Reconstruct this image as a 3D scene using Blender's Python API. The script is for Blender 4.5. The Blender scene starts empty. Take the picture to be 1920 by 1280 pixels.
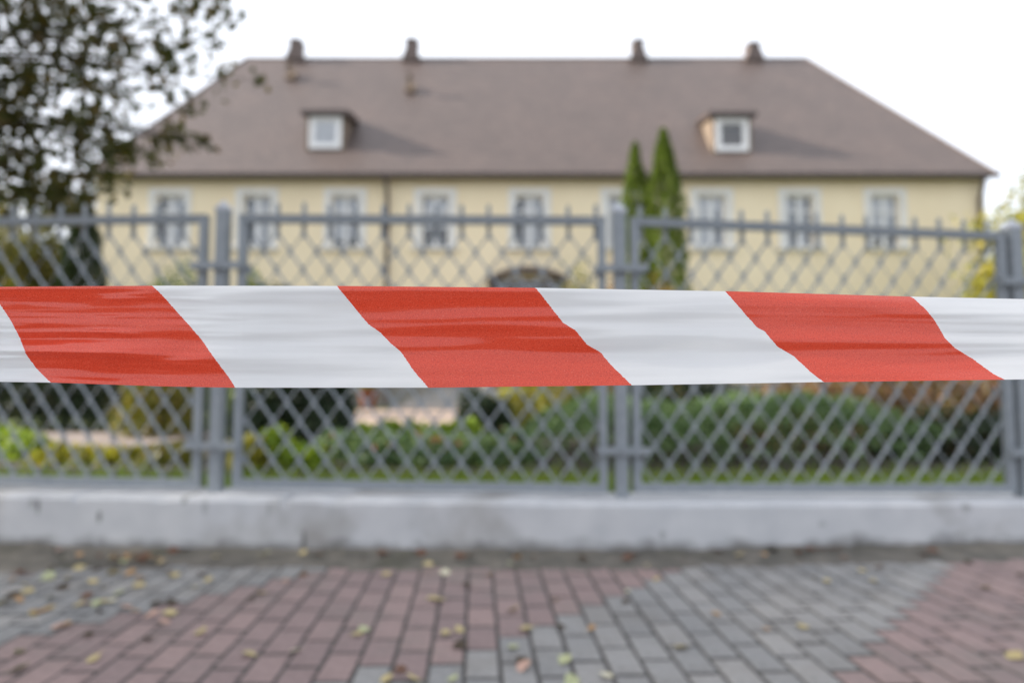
import bpy, math, random
from mathutils import Vector, Matrix, noise
random.seed(7)
sc = bpy.context.scene
COL = sc.collection
R = math.radians

# ------------------------------------------------------------------ camera, sky, sun, exposure
F = 1267.0                      # focal length in pixels of the 1920 px wide photograph
PITCH = R(3.748)
EYE = 0.845
cam = bpy.data.cameras.new('camera')
camo = bpy.data.objects.new('camera', cam)
COL.objects.link(camo)
camo.location = (0, 0, EYE)
camo.rotation_euler = (math.pi / 2 + PITCH, 0, 0)
cam.sensor_width = 36.0
cam.lens = F / 1920 * 36.0
cam.clip_start = 0.02
cam.clip_end = 3000
cam.dof.use_dof = True
cam.dof.focus_distance = 0.497
cam.dof.aperture_fstop = 3.0
cam.dof.aperture_blades = 9
sc.camera = camo

world = bpy.data.worlds.new('World')
sc.world = world
world.use_nodes = True
wn, wl = world.node_tree.nodes, world.node_tree.links
sky = wn.new('ShaderNodeTexSky')
sky.sky_type = 'NISHITA'
sky.sun_disc = False
SUN_DIR = Vector((2.2, 0.0, -1.0)).normalized()      # the way the light travels
sky.sun_elevation = math.asin(-SUN_DIR.z)
sky.sun_rotation = math.atan2(-SUN_DIR.x, -SUN_DIR.y) % (2 * math.pi)
sky.dust_density = 4.0
wmix = wn.new('ShaderNodeMixRGB')                      # thin white cloud veil over the whole sky
wtc = wn.new('ShaderNodeTexCoord')
wno = wn.new('ShaderNodeTexNoise'); wno.inputs['Scale'].default_value = 1.6; wno.inputs['Detail'].default_value = 5
wramp = wn.new('ShaderNodeMapRange')
wramp.inputs['From Min'].default_value = 0.3; wramp.inputs['From Max'].default_value = 0.7
wramp.inputs['To Min'].default_value = 0.72; wramp.inputs['To Max'].default_value = 0.95
wl.new(wtc.outputs['Generated'], wno.inputs['Vector'])
wl.new(wno.outputs['Fac'], wramp.inputs['Value'])
wl.new(wramp.outputs['Result'], wmix.inputs['Fac'])
wl.new(sky.outputs[0], wmix.inputs[1])
wmix.inputs[2].default_value = (5.0, 5.2, 5.6, 1)
wl.new(wmix.outputs[0], wn['Background'].inputs[0])
wn['Background'].inputs[1].default_value = 0.1

sun = bpy.data.lights.new('sun', 'SUN')
suno = bpy.data.objects.new('sun', sun)
COL.objects.link(suno)
sun.energy = 3.4
sun.angle = R(1.5)
sun.color = (1.0, 0.93, 0.82)
suno.rotation_euler = SUN_DIR.to_track_quat('-Z', 'Y').to_euler()

sc.view_settings.view_transform = 'Standard'
sc.view_settings.look = 'None'
sc.view_settings.gamma = 1
sc.view_settings.use_curve_mapping = False
sc.view_settings.exposure = 1.58
sc.render.engine = 'CYCLES'
sc.cycles.use_denoising = True
sc.cycles.max_bounces = 8
sc.cycles.transparent_max_bounces = 12
sc.cycles.sample_clamp_indirect = 6

# ------------------------------------------------------------------ helpers
CP, SP = math.cos(PITCH), math.sin(PITCH)
def ray(px, py):
    u, v = (px - 960) / F, (640 - py) / F
    return Vector((u, CP - v * SP, SP + v * CP))
def at(px, py, Y):                       # the point seen at that pixel, Y metres ahead
    d = ray(px, py)
    return Vector((0, 0, EYE)) + d * (Y / d.y)
def ground(px, py, z=0.0):
    d = ray(px, py)
    return Vector((0, 0, EYE)) + d * ((z - EYE) / d.z)
def lerp(a, b, t): return a + (b - a) * t
def interp(x, pts):
    if x <= pts[0][0]:
        (x0, y0), (x1, y1) = pts[0], pts[1]
    elif x >= pts[-1][0]:
        (x0, y0), (x1, y1) = pts[-2], pts[-1]
    else:
        for i in range(len(pts) - 1):
            if pts[i][0] <= x <= pts[i + 1][0]:
                (x0, y0), (x1, y1) = pts[i], pts[i + 1]
                break
    return y0 + (y1 - y0) * (x - x0) / (x1 - x0)

class MB:
    """collects shapes in world coordinates"""
    def __init__(s): s.v, s.f, s.m = [], [], []
    def quad(s, a, b, c, d, mi=0):
        n = len(s.v); s.v += [tuple(a), tuple(b), tuple(c), tuple(d)]; s.f.append((n, n + 1, n + 2, n + 3)); s.m.append(mi)
    def tri(s, a, b, c, mi=0):
        n = len(s.v); s.v += [tuple(a), tuple(b), tuple(c)]; s.f.append((n, n + 1, n + 2)); s.m.append(mi)
    def hexa(s, p, mi=0):                 # 8 corners: bottom ring then top ring
        n = len(s.v); s.v += [tuple(q) for q in p]
        for f in ((3, 2, 1, 0), (4, 5, 6, 7), (0, 1, 5, 4), (1, 2, 6, 5), (2, 3, 7, 6), (3, 0, 4, 7)):
            s.f.append(tuple(n + i for i in f)); s.m.append(mi)
    def box(s, x0, x1, y0, y1, z0, z1, mi=0, M=None):
        p = [(x0, y0, z0), (x1, y0, z0), (x1, y1, z0), (x0, y1, z0), (x0, y0, z1), (x1, y0, z1), (x1, y1, z1), (x0, y1, z1)]
        if M: p = [M(*q) for q in p]
        s.hexa(p, mi)
    def tube(s, pts, rads, n=8, mi=0, cap=True):
        base = len(s.v); prev = None
        for i, p in enumerate(pts):
            p = Vector(p)
            d = (Vector(pts[min(i + 1, len(pts) - 1)]) - Vector(pts[max(i - 1, 0)])).normalized()
            a = d.orthogonal().normalized() if prev is None else (prev - d * prev.dot(d)).normalized()
            prev = a; b = d.cross(a)
            for k in range(n):
                t = 2 * math.pi * k / n
                s.v.append(tuple(p + (a * math.cos(t) + b * math.sin(t)) * rads[i]))
        for i in range(len(pts) - 1):
            for k in range(n):
                s.f.append((base + i * n + k, base + i * n + (k + 1) % n, base + (i + 1) * n + (k + 1) % n, base + (i + 1) * n + k)); s.m.append(mi)
        if cap:
            s.f.append(tuple(base + k for k in reversed(range(n)))); s.m.append(mi)
            s.f.append(tuple(base + (len(pts) - 1) * n + k for k in range(n))); s.m.append(mi)
    def prism(s, poly, Mf, d0, d1, mi=0):  # polygon (a,b) extruded between depths d0,d1 through Mf(a,b,d)
        n = len(poly); base = len(s.v)
        s.v += [tuple(Mf(a, b, d0)) for a, b in poly] + [tuple(Mf(a, b, d1)) for a, b in poly]
        s.f.append(tuple(base + i for i in range(n))); s.m.append(mi)
        s.f.append(tuple(base + n + i for i in reversed(range(n)))); s.m.append(mi)
        for i in range(n):
            j = (i + 1) % n
            s.f.append((base + j, base + i, base + n + i, base + n + j)); s.m.append(mi)

WL = {}
def mesh_of(name, mb, mats, origin=Vector((0, 0, 0)), smooth=False):
    me = bpy.data.meshes.new(name)
    ox, oy, oz = origin
    me.from_pydata([(x - ox, y - oy, z - oz) for x, y, z in mb.v], [], mb.f)
    for m in (mats if isinstance(mats, (list, tuple)) else [mats]): me.materials.append(m)
    if any(mb.m): me.polygons.foreach_set('material_index', mb.m)
    if smooth: me.polygons.foreach_set('use_smooth', [True] * len(me.polygons))
    me.update()
    return me
def obj(name, mb, mats, parent=None, origin=None, smooth=False, **props):
    w = Vector(origin) if origin is not None else (WL[parent.name] if parent else Vector((0, 0, 0)))
    o = bpy.data.objects.new(name, mesh_of(name, mb, mats, w, smooth))
    COL.objects.link(o)
    if parent:
        o.parent = parent; o.location = w - WL[parent.name]
    else:
        o.location = w
    WL[o.name] = w
    for k, v in props.items(): o[k] = v
    return o
def place(name, me, parent, loc, **props):        # shared mesh data at a world place
    o = bpy.data.objects.new(name, me); COL.objects.link(o)
    loc = Vector(loc)
    if parent: o.parent = parent; o.location = loc - WL[parent.name]
    else: o.location = loc
    WL[o.name] = loc
    for k, v in props.items(): o[k] = v
    return o
def thing(name, loc, label, category, group=None):
    o = bpy.data.objects.new(name, None); COL.objects.link(o)
    o.empty_display_size = 0.1
    o.location = loc; WL[o.name] = Vector(loc)
    o['label'] = label; o['category'] = category
    if group: o['group'] = group
    return o

# ------------------------------------------------------------------ materials
def mat(name, base=(0.5, 0.5, 0.5), rough=0.7, spec=0.4):
    m = bpy.data.materials.new(name); m.use_nodes = True
    b = m.node_tree.nodes['Principled BSDF']
    b.inputs['Base Color'].default_value = (*base, 1); b.inputs['Roughness'].default_value = rough
    b.inputs['Specular IOR Level'].default_value = spec
    return m
def N(m, t, **kw):
    n = m.node_tree.nodes.new(t)
    for k, v in kw.items():
        if k in n.inputs: n.inputs[k].default_value = v
        else: setattr(n, k, v)
    return n
def L(m, a, b): m.node_tree.links.new(a, b)
def ramp(m, fac, stops):
    r = N(m, 'ShaderNodeValToRGB'); cr = r.color_ramp
    while len(cr.elements) < len(stops): cr.elements.new(0.5)
    for e, (p, c) in zip(cr.elements, stops): e.position = p; e.color = (*c, 1)
    L(m, fac, r.inputs['Fac']); return r.outputs['Color']
def mixc(m, fac, a, b, mode='MIX'):
    x = N(m, 'ShaderNodeMixRGB', blend_type=mode)
    for i, q in ((0, fac), (1, a), (2, b)):
        if isinstance(q, (int, float)): x.inputs[i].default_value = q
        elif isinstance(q, tuple): x.inputs[i].default_value = (*q, 1)
        else: L(m, q, x.inputs[i])
    return x.outputs[0]
def bump(m, h, strength, dist):
    b = N(m, 'ShaderNodeBump', Strength=strength, Distance=dist)
    L(m, h, b.inputs['Height'])
    L(m, b.outputs[0], m.node_tree.nodes['Principled BSDF'].inputs['Normal'])
def noisy(name, c1, c2, scale, rough=0.8, spec=0.3, bstr=0.3, bdist=0.01, detail=6, c3=None, scale2=None):
    m = mat(name, c1, rough, spec)
    tc = N(m, 'ShaderNodeTexCoord')
    n = N(m, 'ShaderNodeTexNoise', Scale=scale, Detail=detail); L(m, tc.outputs['Object'], n.inputs['Vector'])
    col = ramp(m, n.outputs['Fac'], [(0.32, c1), (0.68, c2)])
    if c3:
        n2 = N(m, 'ShaderNodeTexNoise', Scale=scale2, Detail=4); L(m, tc.outputs['Object'], n2.inputs['Vector'])
        f = N(m, 'ShaderNodeMapRange'); f.inputs['From Min'].default_value = 0.55; f.inputs['From Max'].default_value = 0.75
        L(m, n2.outputs['Fac'], f.inputs['Value']); col = mixc(m, f.outputs[0], col, c3)
    L(m, col, m.node_tree.nodes['Principled BSDF'].inputs['Base Color'])
    if bstr: bump(m, n.outputs['Fac'], bstr, bdist)
    return m
def leafmat(name, cols, trans=0.35, rough=0.55):
    m = bpy.data.materials.new(name); m.use_nodes = True
    nt = m.node_tree; b = nt.nodes['Principled BSDF']
    g = N(m, 'ShaderNodeNewGeometry')
    k = len(cols)
    col = ramp(m, g.outputs['Random Per Island'], [((i + 0.5) / k, c) for i, c in enumerate(cols)])
    L(m, col, b.inputs['Base Color']); b.inputs['Roughness'].default_value = rough; b.inputs['Specular IOR Level'].default_value = 0.35
    t = N(m, 'ShaderNodeBsdfTranslucent'); L(m, mixc(m, 1.0, col, (1.0, 1.0, 0.55), 'MULTIPLY'), t.inputs['Color'])
    x = N(m, 'ShaderNodeMixShader'); x.inputs[0].default_value = trans
    L(m, b.outputs[0], x.inputs[1]); L(m, t.outputs[0], x.inputs[2]); L(m, x.outputs[0], nt.nodes['Material Output'].inputs['Surface'])
    return m

M_soil = noisy('soil', (0.045, 0.035, 0.025), (0.09, 0.07, 0.05), 6)
M_bed = noisy('bed_soil', (0.02, 0.017, 0.012), (0.045, 0.036, 0.026), 9)
M_lawn = noisy('lawn', (0.035, 0.06, 0.015), (0.09, 0.12, 0.03), 3, c3=(0.10, 0.075, 0.035), scale2=0.8)
M_sand = noisy('joint_sand', (0.045, 0.043, 0.041), (0.085, 0.08, 0.075), 25)
M_dirt = noisy('dirt_strip', (0.085, 0.08, 0.07), (0.16, 0.145, 0.125), 9, c3=(0.055, 0.055, 0.035), scale2=3)
M_path = noisy('path_slabs', (0.36, 0.27, 0.22), (0.46, 0.36, 0.30), 4)
M_path2 = noisy('grey_path_slabs', (0.22, 0.18, 0.165), (0.29, 0.24, 0.22), 4)
M_bark = noisy('bark', (0.035, 0.028, 0.022), (0.085, 0.07, 0.055), 14, bstr=0.8, bdist=0.03)
def paver_mat(name, c1, c2, island):
    m = noisy(name, c1, c2, 30, rough=0.85, spec=0.25, bstr=0.35, bdist=0.003)
    b = m.node_tree.nodes['Principled BSDF']
    old = b.inputs['Base Color'].links[0].from_socket
    if island: r = N(m, 'ShaderNodeNewGeometry').outputs['Random Per Island']
    else: r = N(m, 'ShaderNodeObjectInfo').outputs['Random']
    v = ramp(m, r, [(0.0, (0.88, 0.89, 0.90)), (0.5, (1.0, 1.0, 1.0)), (1.0, (1.13, 1.11, 1.09))])
    gg = N(m, 'ShaderNodeNewGeometry'); dn = N(m, 'ShaderNodeTexNoise', Scale=2.2, Detail=7, Roughness=0.65); L(m, gg.outputs['Position'], dn.inputs['Vector'])
    df = N(m, 'ShaderNodeMapRange'); df.inputs['From Min'].default_value = 0.48; df.inputs['From Max'].default_value = 0.72; df.inputs['To Max'].default_value = 0.65
    L(m, dn.outputs['Fac'], df.inputs['Value'])
    L(m, mixc(m, df.outputs[0], mixc(m, 1.0, old, v, 'MULTIPLY'), (0.17, 0.155, 0.14)), b.inputs['Base Color'])
    return m
REDP = ((0.225, 0.165, 0.158), (0.29, 0.215, 0.205)); GREYP = ((0.215, 0.211, 0.208), (0.28, 0.275, 0.27))
M_pr, M_pg = paver_mat('red_paver', *REDP, False), paver_mat('grey_paver', *GREYP, False)
M_prs, M_pgs = paver_mat('red_paver_far', *REDP, True), paver_mat('grey_paver_far', *GREYP, True)

# painted concrete of the plinth, with damp and soot near the foot and scattered stains
M_plinth = noisy('plinth_concrete', (0.44, 0.45, 0.47), (0.53, 0.535, 0.55), 5, rough=0.85, bstr=0.4, bdist=0.006, c3=(0.30, 0.29, 0.28), scale2=2.2)
def stain(m):
    b = m.node_tree.nodes['Principled BSDF']; old = b.inputs['Base Color'].links[0].from_socket
    g = N(m, 'ShaderNodeNewGeometry'); sp = N(m, 'ShaderNodeSeparateXYZ'); L(m, g.outputs['Position'], sp.inputs[0])
    n = N(m, 'ShaderNodeTexNoise', Scale=7.0, Detail=5); L(m, g.outputs['Position'], n.inputs['Vector'])
    a = N(m, 'ShaderNodeMath', operation='MULTIPLY_ADD'); L(m, n.outputs['Fac'], a.inputs[0]); a.inputs[1].default_value = -0.17; L(m, sp.outputs['Z'], a.inputs[2])
    f = N(m, 'ShaderNodeMapRange'); f.inputs['From Min'].default_value = -0.08; f.inputs['From Max'].default_value = 0.0
    f.inputs['To Min'].default_value = 0.85; f.inputs['To Max'].default_value = 0.0
    L(m, a.outputs[0], f.inputs['Value']); c = mixc(m, f.outputs[0], old, (0.07, 0.063, 0.05))
    v = N(m, 'ShaderNodeTexVoronoi', Scale=2.1); L(m, g.outputs['Position'], v.inputs['Vector'])
    f2 = N(m, 'ShaderNodeMapRange'); f2.inputs['From Min'].default_value = 0.035; f2.inputs['From Max'].default_value = 0.10
    f2.inputs['To Min'].default_value = 0.7; f2.inputs['To Max'].default_value = 0.0
    L(m, v.outputs['Distance'], f2.inputs['Value']); c = mixc(m, f2.outputs[0], c, (0.12, 0.115, 0.105))
    for px, py, sx_, sz_, k in ((76, 948, 0.016, 0.045, 0.75), (197, 965, 0.016, 0.035, 0.75), (343, 935, 0.018, 0.03, 0.6), (571, 1012, 0.011, 0.075, 0.9), (385, 950, 0.02, 0.05, 0.3), (1240, 1000, 0.02, 0.03, 0.35), (505, 955, 0.014, 0.04, 0.3), (1550, 985, 0.03, 0.02, 0.25)):
        q = at(px, py, 3.46 if px > 250 else 3.56); vm = N(m, 'ShaderNodeVectorMath', operation='SUBTRACT'); L(m, g.outputs['Position'], vm.inputs[0]); vm.inputs[1].default_value = q
        vs = N(m, 'ShaderNodeVectorMath', operation='MULTIPLY'); L(m, vm.outputs[0], vs.inputs[0]); vs.inputs[1].default_value = (1 / sx_, 0.0, 1 / sz_)
        vl = N(m, 'ShaderNodeVectorMath', operation='LENGTH'); L(m, vs.outputs[0], vl.inputs[0])
        w = N(m, 'ShaderNodeMath', operation='MULTIPLY_ADD'); L(m, n.outputs['Fac'], w.inputs[0]); w.inputs[1].default_value = 1.2; L(m, vl.outputs['Value'], w.inputs[2])
        f3 = N(m, 'ShaderNodeMapRange'); f3.inputs['From Min'].default_value = 1.1; f3.inputs['From Max'].default_value = 1.7; f3.inputs['To Min'].default_value = k; f3.inputs['To Max'].default_value = 0.0
        L(m, w.outputs[0], f3.inputs['Value']); c = mixc(m, f3.outputs[0], c, (0.10, 0.10, 0.095))
    L(m, c, b.inputs['Base Color'])
stain(M_plinth)
M_fence = noisy('fence_paint', (0.20, 0.225, 0.25), (0.245, 0.27, 0.295), 25, rough=0.5, spec=0.5, bstr=0.08, bdist=0.002)
M_cap = noisy('cap_paint', (0.36, 0.38, 0.42), (0.42, 0.44, 0.48), 20, rough=0.4, spec=0.5, bstr=0)

M_wall = noisy('yellow_render', (0.82, 0.705, 0.50), (0.86, 0.75, 0.545), 0.9, rough=0.9, spec=0.2, bstr=0.15, bdist=0.01, c3=(0.79, 0.68, 0.485), scale2=0.5)
M_trim = noisy('white_render', (0.70, 0.695, 0.67), (0.78, 0.775, 0.75), 3, rough=0.85, bstr=0.1)
M_white = mat('white_window_paint', (0.82, 0.83, 0.84), 0.4)
M_curtain = noisy('curtain', (0.78, 0.79, 0.82), (0.84, 0.85, 0.87), 12, bstr=0)
M_base = noisy('house_base_stone', (0.20, 0.19, 0.18), (0.28, 0.27, 0.25), 3)
M_wood = noisy('door_wood', (0.09, 0.055, 0.03), (0.16, 0.10, 0.055), 5)
M_metal = mat('brown_sheet_metal', (0.075, 0.055, 0.05), 0.45, 0.5)
M_cheek = noisy('dormer_cladding', (0.17, 0.13, 0.10), (0.22, 0.17, 0.13), 5)
M_chim = noisy('chimney_brick', (0.13, 0.105, 0.098), (0.175, 0.14, 0.13), 8)
M_steps = noisy('step_concrete', (0.25, 0.25, 0.25), (0.34, 0.33, 0.32), 5)
M_terra = noisy('terracotta', (0.22, 0.075, 0.04), (0.29, 0.105, 0.055), 9)
M_dark = mat('dark_room', (0.03, 0.03, 0.03), 0.9)  # near-black colour stands in for the shade inside the rooms

def glass_mat():
    m = bpy.data.materials.new('window_glass'); m.use_nodes = True; nt = m.node_tree
    nt.nodes.remove(nt.nodes['Principled BSDF'])
    g = N(m, 'ShaderNodeBsdfGlossy'); g.inputs['Roughness'].default_value = 0.03
    t = N(m, 'ShaderNodeBsdfTransparent'); t.inputs['Color'].default_value = (0.93, 0.95, 0.96, 1)
    fr = N(m, 'ShaderNodeFresnel', IOR=1.52)
    mr = N(m, 'ShaderNodeMath', operation='MULTIPLY_ADD'); L(m, fr.outputs[0], mr.inputs[0]); mr.inputs[1].default_value = 1.8; mr.inputs[2].default_value = 0.05
    x = N(m, 'ShaderNodeMixShader'); L(m, mr.outputs[0], x.inputs[0]); L(m, t.outputs[0], x.inputs[1]); L(m, g.outputs[0], x.inputs[2])
    L(m, x.outputs[0], nt.nodes['Material Output'].inputs['Surface']); return m
M_glass = glass_mat()

def roof_mat():
    m = mat('brown_roof_tiles', (0.14, 0.10, 0.09), 0.5, 0.5)
    tc = N(m, 'ShaderNodeTexCoord')
    br = N(m, 'ShaderNodeTexBrick', Scale=1.0, offset=0.5)
    br.inputs['Brick Width'].default_value = 0.26; br.inputs['Row Height'].default_value = 0.22
    br.inputs['Mortar Size'].default_value = 0.02; br.inputs['Mortar Smooth'].default_value = 0.6; br.inputs['Bias'].default_value = 0.0
    br.inputs['Color1'].default_value = (0.135, 0.102, 0.091, 1); br.inputs['Color2'].default_value = (0.108, 0.082, 0.074, 1); br.inputs['Mortar'].default_value = (0.045, 0.034, 0.03, 1)
    L(m, tc.outputs['UV'], br.inputs['Vector'])
    n = N(m, 'ShaderNodeTexNoise', Scale=0.45, Detail=9, Roughness=0.68); L(m, tc.outputs['UV'], n.inputs['Vector'])
    v = ramp(m, n.outputs['Fac'], [(0.32, (0.88, 0.89, 0.89)), (0.5, (1.0, 1.0, 1.0)), (0.68, (1.10, 1.07, 1.05))])
    L(m, mixc(m, 1.0, br.outputs['Color'], v, 'MULTIPLY'), m.node_tree.nodes['Principled BSDF'].inputs['Base Color'])
    inv = N(m, 'ShaderNodeMath', operation='SUBTRACT'); inv.inputs[0].default_value = 1.0; L(m, br.outputs['Fac'], inv.inputs[1])
    bump(m, inv.outputs[0], 0.6, 0.03)
    return m
M_roof = roof_mat()

def tape_mat():
    m = mat('printed_tape_film', (0.8, 0.8, 0.8), 0.33, 0.6)
    nt = m.node_tree; b = nt.nodes['Principled BSDF']
    uv = N(m, 'ShaderNodeUVMap', uv_map='UVMap'); sp = N(m, 'ShaderNodeSeparateXYZ'); L(m, uv.outputs[0], sp.inputs[0])
    tc = N(m, 'ShaderNodeTexCoord')
    rag = N(m, 'ShaderNodeTexNoise', Scale=900.0, Detail=2); L(m, tc.outputs['Object'], rag.inputs['Vector'])
    ad = N(m, 'ShaderNodeMath', operation='MULTIPLY_ADD'); L(m, rag.outputs['Fac'], ad.inputs[0]); ad.inputs[1].default_value = 0.006; L(m, sp.outputs['X'], ad.inputs[2])
    fr = N(m, 'ShaderNodeMath', operation='FRACT'); L(m, ad.outputs[0], fr.inputs[0])
    red = N(m, 'ShaderNodeMath', operation='LESS_THAN'); L(m, fr.outputs[0], red.inputs[0]); red.inputs[1].default_value = 0.5
    # ink: fine film grain, its pale sparkle painted into the colour
    spk = N(m, 'ShaderNodeTexNoise', Scale=1500.0, Detail=3, Roughness=0.7); L(m, tc.outputs['Object'], spk.inputs['Vector'])
    ink = ramp(m, spk.outputs['Fac'], [(0.30, (0.47, 0.026, 0.012)), (0.50, (0.78, 0.064, 0.022)), (0.62, (0.76, 0.080, 0.034)), (0.76, (0.84, 0.30, 0.21))])
    wn_ = N(m, 'ShaderNodeTexNoise', Scale=9.0, Detail=3); L(m, tc.outputs['Object'], wn_.inputs['Vector'])
    wht = ramp(m, wn_.outputs['Fac'], [(0.3, (0.77, 0.785, 0.80)), (0.7, (0.84, 0.85, 0.86))])
    col = mixc(m, red.outputs[0], wht, ink)
    L(m, col, b.inputs['Base Color'])
    b.inputs['Coat Weight'].default_value = 0.35; b.inputs['Coat Roughness'].default_value = 0.07; b.inputs['Coat IOR'].default_value = 1.65
    ro = N(m, 'ShaderNodeMapRange'); ro.inputs['To Min'].default_value = 0.24; ro.inputs['To Max'].default_value = 0.24
    L(m, red.outputs[0], ro.inputs['Value']); L(m, ro.outputs[0], b.inputs['Roughness'])
    # fine stretch wrinkles running along the tape
    mp = N(m, 'ShaderNodeMapping'); mp.inputs['Scale'].default_value = (4.0, 60.0, 60.0); L(m, tc.outputs['Object'], mp.inputs['Vector'])
    st = N(m, 'ShaderNodeTexNoise', Scale=5.0, Detail=6, Roughness=0.6); L(m, mp.outputs[0], st.inputs['Vector'])
    b1 = N(m, 'ShaderNodeBump', Strength=0.14, Distance=0.0012); L(m, st.outputs['Fac'], b1.inputs['Height'])
    b2 = N(m, 'ShaderNodeBump', Strength=0.25, Distance=0.0003); L(m, spk.outputs['Fac'], b2.inputs['Height']); L(m, b1.outputs[0], b2.inputs['Normal'])
    L(m, b2.outputs[0], b.inputs['Normal'])
    t = N(m, 'ShaderNodeBsdfTranslucent'); L(m, col, t.inputs['Color'])
    x = N(m, 'ShaderNodeMixShader'); x.inputs[0].default_value = 0.38
    L(m, b.outputs[0], x.inputs[1]); L(m, t.outputs[0], x.inputs[2]); L(m, x.outputs[0], nt.nodes['Material Output'].inputs['Surface'])
    return m
M_tape = tape_mat()

GZ = 0.20        # garden level behind the plinth
# ------------------------------------------------------------------ ground
# fence line: (pixel, distance, plinth top, rail top)
FL = [(-330, 3.86, 0.287, 1.80), (413, 3.64, 0.283, 1.775), (1163, 3.60, 0.262, 1.752), (1905, 3.80, 0.235, 1.712), (2560, 4.08, 0.21, 1.68)]
FX = [Vector(((px - 960) / F * Y * 1.002, Y, 0)) for px, Y, _, _ in FL]
def fence_at(px):
    """plan point, plinth top and rail top of the fence where the column px meets it"""
    u = (px - 960) / F * 1.002
    k = 0
    while k < len(FL) - 2 and px > FL[k + 1][0]: k += 1
    a, b = FX[k], FX[k + 1]
    t = (u * a.y - a.x) / ((b.x - a.x) - u * (b.y - a.y))
    return a + (b - a) * t, lerp(FL[k][2], FL[k + 1][2], t), lerp(FL[k][3], FL[k + 1][3], t)

g = MB(); g.quad((-600, -400, -0.06), (600, -400, -0.06), (600, 900, -0.06), (-600, 900, -0.06))
obj('ground', g, M_soil, kind='structure')
g = MB()
n0 = len(FX)
back = [Vector((-40, 4.9, 0))] + [Vector((p.x, p.y, 0)) for p in FX] + [Vector((40, 5.6, 0))]
for i in range(len(back) - 1):
    a, b = back[i], back[i + 1]
    g.quad((a.x, a.y + 0.1, GZ), (b.x, b.y + 0.1, GZ), (b.x, 40, GZ), (a.x, 40, GZ))
obj('lawn', g, M_lawn, kind='structure')
g = MB(); g.quad((-40, -6, -0.0045), (40, -6, -0.0045), (40, 5.7, -0.0045), (-40, 5.7, -0.0045))
pave = obj('pavement', g, M_sand, kind='structure')

# pavers, laid in columns that run almost straight away from the camera
PW, PL = 0.1085, 0.2130
rot = R(3.0)
cx, sx = math.cos(rot), math.sin(rot)
def pav(a, b): return (a * cx - b * sx, a * sx + b * cx)
def paver_shape(mb, M, mi=0):
    w, l, c, t = PW / 2 - 0.0062, PL / 2 - 0.0115, 0.0035, 0.055
    base = len(mb.v)
    for (dx, dy, z) in [(w, l, -t), (w, l, -c), (w - c, l - c, 0)]:
        mb.v += [M(-dx, -dy, z), M(dx, -dy, z), M(dx, dy, z), M(-dx, dy, z)]
    for r in range(2):
        for k in range(4):
            mb.f.append((base + r * 4 + k, base + r * 4 + (k + 1) % 4, base + r * 4 + 4 + (k + 1) % 4, base + r * 4 + 4 + k)); mb.m.append(mi)
    mb.f.append((base + 8, base + 9, base + 10, base + 11)); mb.m.append(mi)
pm = []
for mm in (M_pr, M_pg):
    mb = MB(); paver_shape(mb, lambda x, y, z: (*pav(x, y), z)); pm.append(mesh_of('paver', mb, mm))
cells = []
for i in range(-75, 76):
    for j in range(-24, 27):
        a, b = i * PW + 0.02, (j + (0.5 if i % 2 else 0)) * PL
        X, Y = pav(a, b)
        if not (-7 < X < 7 and -3.5 < Y < 4.2): continue
        # keep clear of the plinth
        px = 960 + F * X / max(Y, 0.5)
        if Y > 1.0:
            fp, _, _ = fence_at(max(-900, min(3200, px)))
            if Y > fp.y - 0.36: continue
        q = X - Y
        red = (-4.07 < q < -2.42) or (-1.15 < q < 0.5) or (q < -5.4)
        vis = Y > 1.75 and abs(X) < 0.80 * Y
        cells.append((0 if vis else 1, Y, X, red, random.uniform(-0.0012, 0.0015)))
cells.sort()
far = MB()
for k, (nv, Y, X, red, dz) in enumerate(cells):
    if k < 300 and not nv:
        o = place('paver', pm[0 if red else 1], pave, (X, Y, dz))
        o.rotation_euler = (random.gauss(0, 0.005), random.gauss(0, 0.004), random.gauss(0, 0.008))
    else:
        paver_shape(far, lambda x, y, z: (X + pav(x, y)[0], Y + pav(x, y)[1], z + dz), 0 if red else 1)
obj('pavers', far, [M_prs, M_pgs], pave, kind='stuff')

# strip of grit and earth along the foot of the plinth
g = MB()
pxs = list(range(-500, 2501, 12))
row = []
for px in pxs:
    fp, _, _ = fence_at(px)
    e = noise.noise(Vector((px * 0.008, 0, 0))) * 0.05 + noise.noise(Vector((px * 0.04, 3, 0))) * 0.03
    w = 0.30 + e + 0.22 * min(1, max(0, (380 - px) / 380))
    k = (fp.y - 0.16) / fp.y
    ks = (fp.y - 0.16 - w) / fp.y
    row.append((Vector((fp.x * k, fp.y * k, 0.035 + e * 0.3)), Vector((fp.x * lerp(k, ks, .5), fp.y * lerp(k, ks, .5), 0.012 + e * 0.1)), Vector((fp.x * ks, fp.y * ks, -0.004))))
for r0, r1 in zip(row, row[1:]):
    g.quad(r0[2], r1[2], r1[1], r0[1]); g.quad(r0[1], r1[1], r1[0], r0[0])
obj('dirt_strip', g, M_dirt, smooth=True, kind='structure')

# planted bed of dark soil behind the grass verge
g = MB(); P_ = [(-9.0, 5.3), (-2.7, 4.75), (0.2, 4.7), (3.2, 4.85), (6.5, 5.2)]
for (x0, y0), (x1, y1) in zip(P_, P_[1:]): g.quad((x0, y0, GZ + 0.008), (x1, y1, GZ + 0.008), (x1 * 1.3, 9.9, GZ + 0.008), (x0 * 1.3, 9.9, GZ + 0.008))
obj('garden_bed', g, M_bed, kind='structure')
# garden paths
g = MB()
pp = [at(655, 800, 10.4), at(880, 797, 10.8), at(955, 770, 17.9), at(660, 770, 17.9)]
g.quad(*[(p.x, p.y, GZ + 0.012) for p in pp])
obj('garden_path', g, M_path, kind='structure')
g = MB(); g.box(-9.5, -3.9, 7.2, 9.1, GZ - 0.05, GZ + 0.02)
obj('side_path', g, M_path2, kind='structure')

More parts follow.
